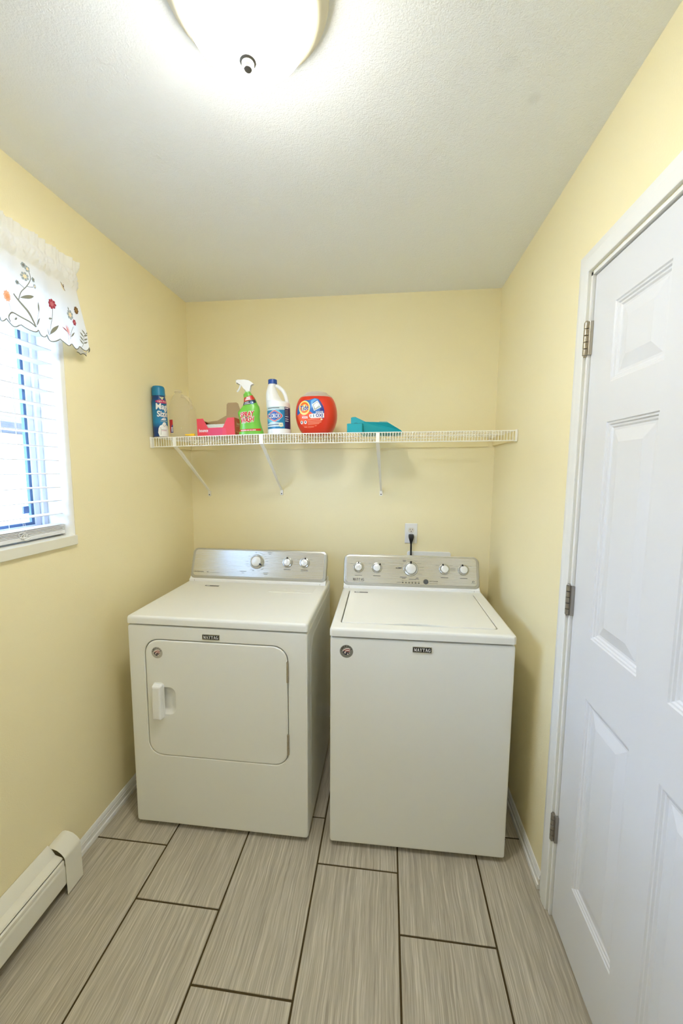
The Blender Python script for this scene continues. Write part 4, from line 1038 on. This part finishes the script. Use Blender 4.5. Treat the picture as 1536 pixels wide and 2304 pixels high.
TB, TN, TO, TY = mat('tide_blue', rgb(24, 108, 184), .35), mat('tide_navy', rgb(22, 44, 132), .35), mat('tide_orange', rgb(244, 112, 30), .35), mat('tide_yellow', rgb(252, 222, 120), .35)
PK_ = mat('tide_pink', rgb(240, 140, 112), .4)
out = [(258, 900), (262, 760), (300, 640), (360, 560), (470, 500), (600, 470), (740, 450), (830, 475), (900, 550), (960, 660), (990, 760), (994, 850), (985, 960), (940, 1030), (860, 1110), (760, 1180), (600, 1230), (470, 1210), (370, 1120), (300, 1010)]
tpoly(out, mat('tide_label_red', rgb(232, 76, 40), .35), 0)
tpoly([(262, 885), (262, 760), (300, 640), (360, 560), (470, 500), (600, 500), (740, 450), (830, 475), (900, 550), (960, 660), (990, 760), (990, 850), (700, 860), (620, 800), (500, 820), (350, 830)], TB, 1)
tpoly([(840, 480), (900, 550), (960, 660), (990, 760), (990, 850), (870, 850), (890, 700)], TN, 2); tpoly([(640, 520), (740, 462), (820, 480), (700, 560), (660, 720)], mat('tide_sky', rgb(96, 168, 220), .35), 2)
tpoly([(256, 895), (350, 835), (480, 830), (620, 815), (700, 865), (850, 862), (700, 1000), (420, 1120), (330, 1060), (280, 980)], mat('tide_flame', rgb(240, 96, 52), .35), 2)
u, v = tp(468, 700); d.ell(u, v, .0275, .0335, TY, 3, 36); d.ell(u, v + .001, .0222, .0255, TO, 4, 36); d.ell(u + .0015, v, .014, .0155, TY, 5, 30)
u2, v2 = tp(468, 705); d.text('Tide', u2, v2, .042, .026, PAPERW, 6, shear=.18, rot=.17, bold=.06); d.text('Tide', u2, v2, .0405, .0245, TN, 7, shear=.18, rot=.17, bold=.022)
tpoly([(670, 620), (810, 515), (915, 690), (725, 790)], PAPERW, 3); tpoly([(690, 628), (805, 540), (893, 688), (735, 768)], mat('pod_grey', rgb(146, 162, 152), .3), 4); tpoly([(720, 640), (800, 560), (850, 640), (760, 740)], mat('pod_pale', rgb(214, 224, 206), .3), 5)
tpoly([(770, 800), (960, 790), (965, 850), (770, 860)], mat('tide_lilac', rgb(196, 204, 226), .4), 3); d.text('ULTRA', *tp(866, 822), .028, .0068, TN, 4, bold=.01)
tpoly([(600, 880), (660, 862), (985, 845), (985, 960), (640, 975), (595, 930)], PAPERW, 3); d.text('OXI', *tp(862, 900), .0335, .0150, TN, 4, bold=.03); d.text('4', *tp(636, 915), .0075, .0125, MIDG, 4); d.text('1', *tp(712, 910), .0040, .0125, MIDG, 4)
d.text('PODS', *tp(478, 950), .028, .0100, PAPERW, 4, bold=.03)
for a in (386, 490):
    u, v = tp(a, 1072); d.ell(u, v, .0066, .0078, PAPERW, 4); d.ell(u, v + .001, .0025, .0045, DARK, 5)
for yy, x0, x1 in ((1005, 560, 860), (1048, 560, 905), (1085, 560, 905), (1120, 560, 850)): d.line([tp(x0, yy + 8), tp(x1, yy - 16)], .0038, PK_, 3)
for x0, x1, yy in ((450, 525, 1190), (560, 705, 1190), (745, 780, 1160)): d.line([tp(x0, yy), tp(x1, yy)], .0034, PK_, 3)
u, v = tp(915, 1000); d.ell(u, v, .0046, .0040, CRM, 3); tpoly([(900, 960), (970, 955), (970, 985)], TN, 3)
d.build('label_print', tb, B.front, .0045, .0002)

# ---- teal dustpan
x = 1.10; dp = thing('dustpan', 'teal plastic dustpan lying on the wire shelf', 'dustpan', (.974, -.3500, on_shelf(.974))); lean(dp, 1.05)
bm = nb(); prism(bm, [(.073, 0), (.265, 0), (.262, .004), (.255, .012), (.192, .048), (.090, .052), (.073, .050)], .004, .0075, lambda u, v, h: Vector((u, h + (max(0, u - .19)) * .35, v)), .0006); obj('pan_wall', bm, TEAL, dp, sm=False)
obj('pan_floor', box(nb(), .060, .262, .006, .200, 0, .003, .001, 1), TEAL, dp)
bm = nb(); prism(bm, [(.073, 0), (.262, 0), (.255, .012), (.190, .052), (.073, .054)], .196, .200, lambda u, v, h: Vector((u, h, v))); obj('pan_wall', bm, TEAL, dp, sm=False)
obj('pan_back', box(nb(), .058, .062, .006, .200, 0, .050, .001, 1), TEAL, dp)
bm = nb()
for k in range(12): box(bm, .152 + k * .0032, .1536 + k * .0032, .0045, .0072, .0485, .0528)
obj('comb_teeth', bm, TEAL, dp, sm=False)
bm = nb(); prism(bm, [(.016, .030), (.016, .0735), (.024, .0765), (.038, .0765), (.092, .0505), (.092, .018), (.060, .018)], .012, .016, lambda u, v, h: Vector((u, h, v)), .0008); obj('handle_wing', bm, TEAL, dp, sm=False)
bm = nb(); loft(bm, [[Vector((a, b, z)) for a, b in rr(0, .075, -.028, .0105, .006, 4)] for z in (0, .0405)] + [[Vector((a, b, .0420)) for a, b in rr(.002, .073, -.026, .0085, .005, 4)]]); obj('handle', bm, TEAL, dp)
bm = nb(); tube(bm, [(.034, -.020, .0420), (.044, -.018, .0432), (.052, -.014, .0420)], .0022, 8); obj('hanging_loop', bm, mat('teal_dark', rgb(0, 96, 104), .5), dp)

# ------------------------------------------------------------------ venetian blind
VB = thing('venetian_blind', 'white horizontal slat blind hanging in the window recess', 'blind', (-.050, 0, 1.2625))
SY0, SY1 = -1.868, -.9345
bm = nb(); P = [(-.025, 0), (-.012, .0016), (0, .0022), (.012, .0016), (.025, 0), (.025, .0026), (.012, .0042), (0, .0048), (-.012, .0042), (-.025, .0026)]
loft(bm, [[Vector((a, y, b)) for a, b in P] for y in (SY0, SY1)])
me = bpy.data.meshes.new('slat'); bmesh.ops.recalc_face_normals(bm, faces=bm.faces); bm.to_mesh(me); bm.free(); SLAT = mat('white_slat_vinyl', rgb(226, 227, 230), .4); me.materials.append(SLAT); smooth(me)
for k in range(-2, 13): inst('slat', me, VB, (0, 0, 1.9190 - .0485 * k - 1.2625))
for k in range(5): inst('slat', me, VB, (random.uniform(-.0008, .0008), random.uniform(-.001, .001), .0158 + k * .0046))
bm = nb(); plate(bm, (-.026, .026, 0, .0150), .004, [(0, SY0 - .002), (0, SY1 + .003)], lambda u, v, h: Vector((u, h, v)), 4); obj('bottom_rail', bm, SLAT, VB)
obj('head_rail', box(nb(), -.028, .028, SY0, SY1, .795, .840, .002, 1), SLAT, VB)
CORD = mat('white_cord', rgb(236, 236, 232), .7)
for yc in (-1.098, -1.700):
    for xx in (.0262, -.0262):
        bm = nb(); tube(bm, [(xx, yc, .010), (xx, yc, .80)], .0007, 6); obj('ladder_cord', bm, CORD, VB)
    bm = nb(); tube(bm, [(.0285, yc + .006, .030), (.0275, yc + .002, .10), (.0268, yc + .003, .80)], .0007, 6); obj('lift_cord', bm, CORD, VB)
    bm = nb(); kp = []
    for k in range(36):
        t = k / 35 * 2 * PI * 3; kp.append((.029 + .0025 * math.sin(t * 1.7), yc - .010 + .013 * math.cos(t) + .02 * k / 35, .024 - .016 * k / 35 + .009 * math.sin(t)))
    tube(bm, kp, .0011, 6); obj('cord_knot', bm, CORD, VB)

# ------------------------------------------------------------------ embroidered valance
VA = thing('curtain_valance', 'white gathered valance embroidered with flowers over the window', 'valance', (0, -.84, 2.235))
VO = Vector((0, -.84, 2.235))
YE = [(1.93, -.829), (1.938, -.8300), (2.007, -.840), (2.092, -.866), (2.167, -.887), (2.2325, -.8606), (2.24, -.860)]
def v_edge(z): return interp(z, YE)
def fab(y, z, off=0.):
    t = max(0., min(1., (2.15 - z) / .21)); k = max(0., min(1., (v_edge(z) - y - .02) / .14)); k = k * k * (3 - 2 * k)
    x = .054 + k * (.0080 * (.35 + t) * math.sin(2 * PI * (y + .02) / .135 + .8 * t) + .003 * (.3 + t) * math.sin(2 * PI * y / .061 + 1.3))
    q = (z - 2.166) / .027
    if abs(q) < 1: x += .010 * math.sqrt(1 - q * q) + (.0034 * math.sin(2 * PI * y / .031 + 2.5 * q + 2 * math.sin(y * 61)) + .0026 * math.sin(2 * PI * y / .0135 - 5 * q + 3 * math.sin(y * 97))) * (1 - q * q)
    if z > 2.193: x += (.005 * math.sin(2 * PI * y / .047 + 1.6 * math.sin(y * 43)) + .003 * math.sin(2 * PI * y / .021 + 2 * math.sin(y * 71))) * min(1, (z - 2.193) / .02)
    if 2.13 < z < 2.15: x += .003 * math.sin(2 * PI * y / .031) * (z - 2.13) / .02
    e = (v_edge(z) - y) / .022          # side edge turns back towards the wall
    if e < 1: x -= .018 * (1 - max(e, 0)) ** 2
    return Vector((x + off, y, z)) - VO
def zbot(y):
    ph = (y + .853) / .0462; s = abs(math.sin(PI * ph)); z = 1.9418 - .0145 * s ** .8
    return z + .013 * max(0., min(1., (y + .93) / .08))
bm = nb(); NC, NR = 420, 46; gridv = []
for i in range(NC + 1):
    c = i / NC; colv = []
    for j in range(NR + 1):
        z0 = zbot(-.838 - c * 1.11)
        z = 2.236 + (z0 - 2.236) * j / NR; y = v_edge(z) - c * (1.11 + (-.84 - v_edge(z)) * 0)
        colv.append(bm.verts.new(fab(y, z)))
    gridv.append(colv)
for i in range(NC):
    for j in range(NR): bm.faces.new((gridv[i][j], gridv[i + 1][j], gridv[i + 1][j + 1], gridv[i][j + 1]))
hem = [gridv[i][NR].co.copy() for i in range(0, NC + 1, 2)]
va_f = obj('fabric', bm, FABRIC, VA); smooth(va_f.data, 180)
OLIVE = mat('olive_thread', rgb(134, 132, 112), .8)
bm = nb(); tube(bm, [h + Vector((.0006, 0, 0)) for h in hem], .0016, 6); obj('scalloped_hem', bm, OLIVE, VA)
bm = nb(); e_ = [Vector((.028, 0, 0))]
# the hem's end folds back towards the wall
bm2 = nb(); L1, L2 = [], []
for k in range(9):
    t = k / 8; y = -.829 - .034 * t; L1.append(Vector((.030 - .006 * t, y, 1.948 - .010 * math.sin(PI * t * 1.5) + .004 * t)) - VO); L2.append(Vector((.026 - .010 * t, y - .002, 1.928 + .006 * abs(math.sin(PI * t * 1.6)))) - VO)
loft(bm2, [L1, L2], False, False, False); obj('turned_hem', bm2, FABRIC, VA)
bm2 = nb(); tube(bm2, [p + Vector((.0008, 0, 0)) for p in L2], .0015, 6); obj('turned_hem_edge', bm2, OLIVE, VA)
bm.free()
mp = lambda u, v, h: fab(-u, v, .0009 + h)     # u runs along -y
def thread(pts, wd, m_=OLIVE, nm='stem'):
    d = Decal(); d.line([(-y, z) for y, z in catmull(pts, 5)], wd, m_); d.build(nm, VA, lambda u, v, h: fab(-u, v, .0009 + h), .006)
def leaf(a, b, wd, m_=OLIVE):
    ax_, ay = -a[0], a[1]; bx2, by = -b[0], b[1]; dx, dy2 = bx2 - ax_, by - ay; L = math.hypot(dx, dy2); nx, ny = -dy2 / L, dx / L; P = []
    for s in (1, -1):
        for k in range(8):
            t = k / 8 if s == 1 else 1 - k / 8; w_ = wd * math.sin(PI * t) * s; P.append((ax_ + dx * t + nx * w_, ay + dy2 * t + ny * w_))
    d = Decal(); d.poly(P, m_); d.build('leaf', VA, mp, .006)
def flower(y, z, r, m_, mc, n=8, ry=1.2):
    d = Decal(); P = []
    for k in range(n * 6):
        a = 2 * PI * k / (n * 6); q = r * (.78 + .22 * abs(math.cos(n * a / 2))); P.append((-y + q * math.cos(a), z + q * ry * math.sin(a)))
    d.poly(P, m_); d.ell(-y, z, r * .42, r * .42 * ry, mc, 2)
    for k in range(n):
        a = 2 * PI * (k + .5) / n; d.line([(-y + r * .4 * math.cos(a), z + r * .4 * ry * math.sin(a)), (-y + r * .8 * math.cos(a), z + r * .8 * ry * math.sin(a))], r * .1, mc, 1)
    d.build('flower', VA, mp, .006)
PEACH, CRIM, BRN, SLATEB, PALE, CORAL = [mat('thread_' + n_, c_, .8) for n_, c_ in (('peach', rgb(246, 190, 158)), ('crimson', rgb(160, 52, 66)), ('brown', rgb(112, 78, 36)), ('slate', rgb(158, 170, 172)), ('cream', rgb(240, 222, 182)), ('coral', rgb(238, 160, 146)))]
flower(-1.1637, 2.0063, .0135, PEACH, mat('thread_amber', rgb(242, 166, 116), .8), 9)
thread([(-1.1587, 1.9889), (-1.1506, 1.9695), (-1.1389, 1.9501)], .0012); leaf((-1.1389, 1.9480), (-1.130, 1.9580), .003)
flower(-1.1056, 2.1197, .0070, SLATEB, MIDG, 5); flower(-1.0955, 2.1130, .0080, SLATEB, PALE, 5); flower(-1.1045, 2.0873, .0110, SLATEB, PALE, 7)
flower(-1.0790, 2.0887, .0065, SLATEB, OLIVE, 5); flower(-1.1245, 2.0617, .0055, SLATEB, MIDG, 5); flower(-1.0752, 2.0704, .0060, SLATEB, PALE, 6)
thread([(-1.0915, 2.1064), (-1.0883, 2.0875), (-1.1028, 2.0588), (-1.1164, 2.0369), (-1.1232, 2.0121)], .0022); thread([(-1.1211, 2.0618), (-1.1103, 2.0536), (-1.108, 2.050)], .0016); thread([(-1.1015, 2.0594), (-1.0900, 2.0620), (-1.0818, 2.0659)], .0016)
leaf((-1.1200, 2.0195), (-1.0830, 2.0376), .0052)
thread([(-1.1369, 2.0233), (-1.1234, 2.01), (-1.1068, 1.9862), (-1.097, 1.9611), (-1.0903, 1.9436)], .0048, nm='thick_stem')
thread([(-1.1571, 1.9367), (-1.1611, 1.9499), (-1.1499, 1.9649), (-1.1318, 1.9667), (-1.1071, 1.9554), (-1.0916, 1.9432)], .0042, nm='curled_stem')
thread([(-1.0888, 1.9432), (-1.0762, 1.9748), (-1.0654, 1.9977)], .0014); leaf((-1.0654, 1.9950), (-1.0653, 2.0290), .0038); leaf((-1.0850, 1.9500), (-1.0620, 1.9810), .0038)
flower(-1.0001, 2.0488, .0135, CRIM, mat('thread_rose', rgb(196, 104, 108), .8), 8)
thread([(-.9972, 2.0334), (-.9999, 2.0025), (-1.0118, 1.9452)], .0015); leaf((-.9995, 2.0030), (-1.0140, 1.9970), .003); leaf((-1.0130, 1.9430), (-1.0250, 1.9640), .0034); leaf((-1.0100, 1.9470), (-.9840, 1.9860), .0048)
d = Decal(); d.poly([(.9640, 2.1330), (.9600, 2.1260), (.9530, 2.1180), (.9500, 2.1120), (.9560, 2.1110), (.9620, 2.1180), (.9660, 2.1270)], PALE, 0)
d.line([(.9660, 2.1330), (.9580, 2.1230), (.9500, 2.1110)], .0022, BRN, 1); d.line([(.9560, 2.1290), (.9540, 2.1220)], .003, BRN, 1); d.build('butterfly', VA, mp, .005)
flower(-.9036, 2.0646, .0110, BRN, mat('thread_ochre', rgb(150, 116, 58), .8), 8); flower(-.9356, 2.0374, .0140, SLATEB, PALE, 7); flower(-.9170, 2.0184, .0090, CRIM, mat('thread_rose', 0), 6)
leaf((-.9400, 2.050), (-.9430, 2.0620), .0022); thread([(-.9247, 2.0016), (-.9377, 1.9762), (-.9427, 1.9536)], .0015); leaf((-.9400, 1.9610), (-.9200, 1.9840), .0026)
for k in range(9):
    a = math.radians(70 + k * 17); leaf((-.9570, 1.9720), (-.9570 - .022 * math.cos(a) * .8, 1.9720 + .026 * math.sin(a)), .0012, CORAL)
leaf((-.9560, 1.9720), (-.9760, 1.9840), .0020, CRIM); thread([(-.9553, 1.9720), (-.9540, 1.950), (-.9551, 1.9345)], .0013)
thread([(-.8560, 2.0050), (-.8727, 1.9854), (-.8746, 1.9628), (-.8830, 1.9452)], .0014)
for k, (y, z) in enumerate(((-.8640, 1.9970), (-.8725, 1.9860), (-.8738, 1.9720), (-.8750, 1.9600))):
    leaf((y, z), (y + .018, z + .010), .0026); leaf((y - .001, z - .004), (y - .018, z + .010), .0026)

# ------------------------------------------------------------------ scrap on the floor
bm = nb(); prism(bm, [(0, 0), (.012, -.003), (.020, .002), (.016, .008), (.006, .006)], .0004, .0022, lambda u, v, h: Vector((u, v, h)))
sc_ = obj('floor_scrap', bm, mat('dark_scrap', rgb(44, 38, 30), .9), None, sm=False); sc_.location = (1.655, -.728, 0)
tag(sc_, 'small dark scrap on the floor between washer and right wall', 'scrap')
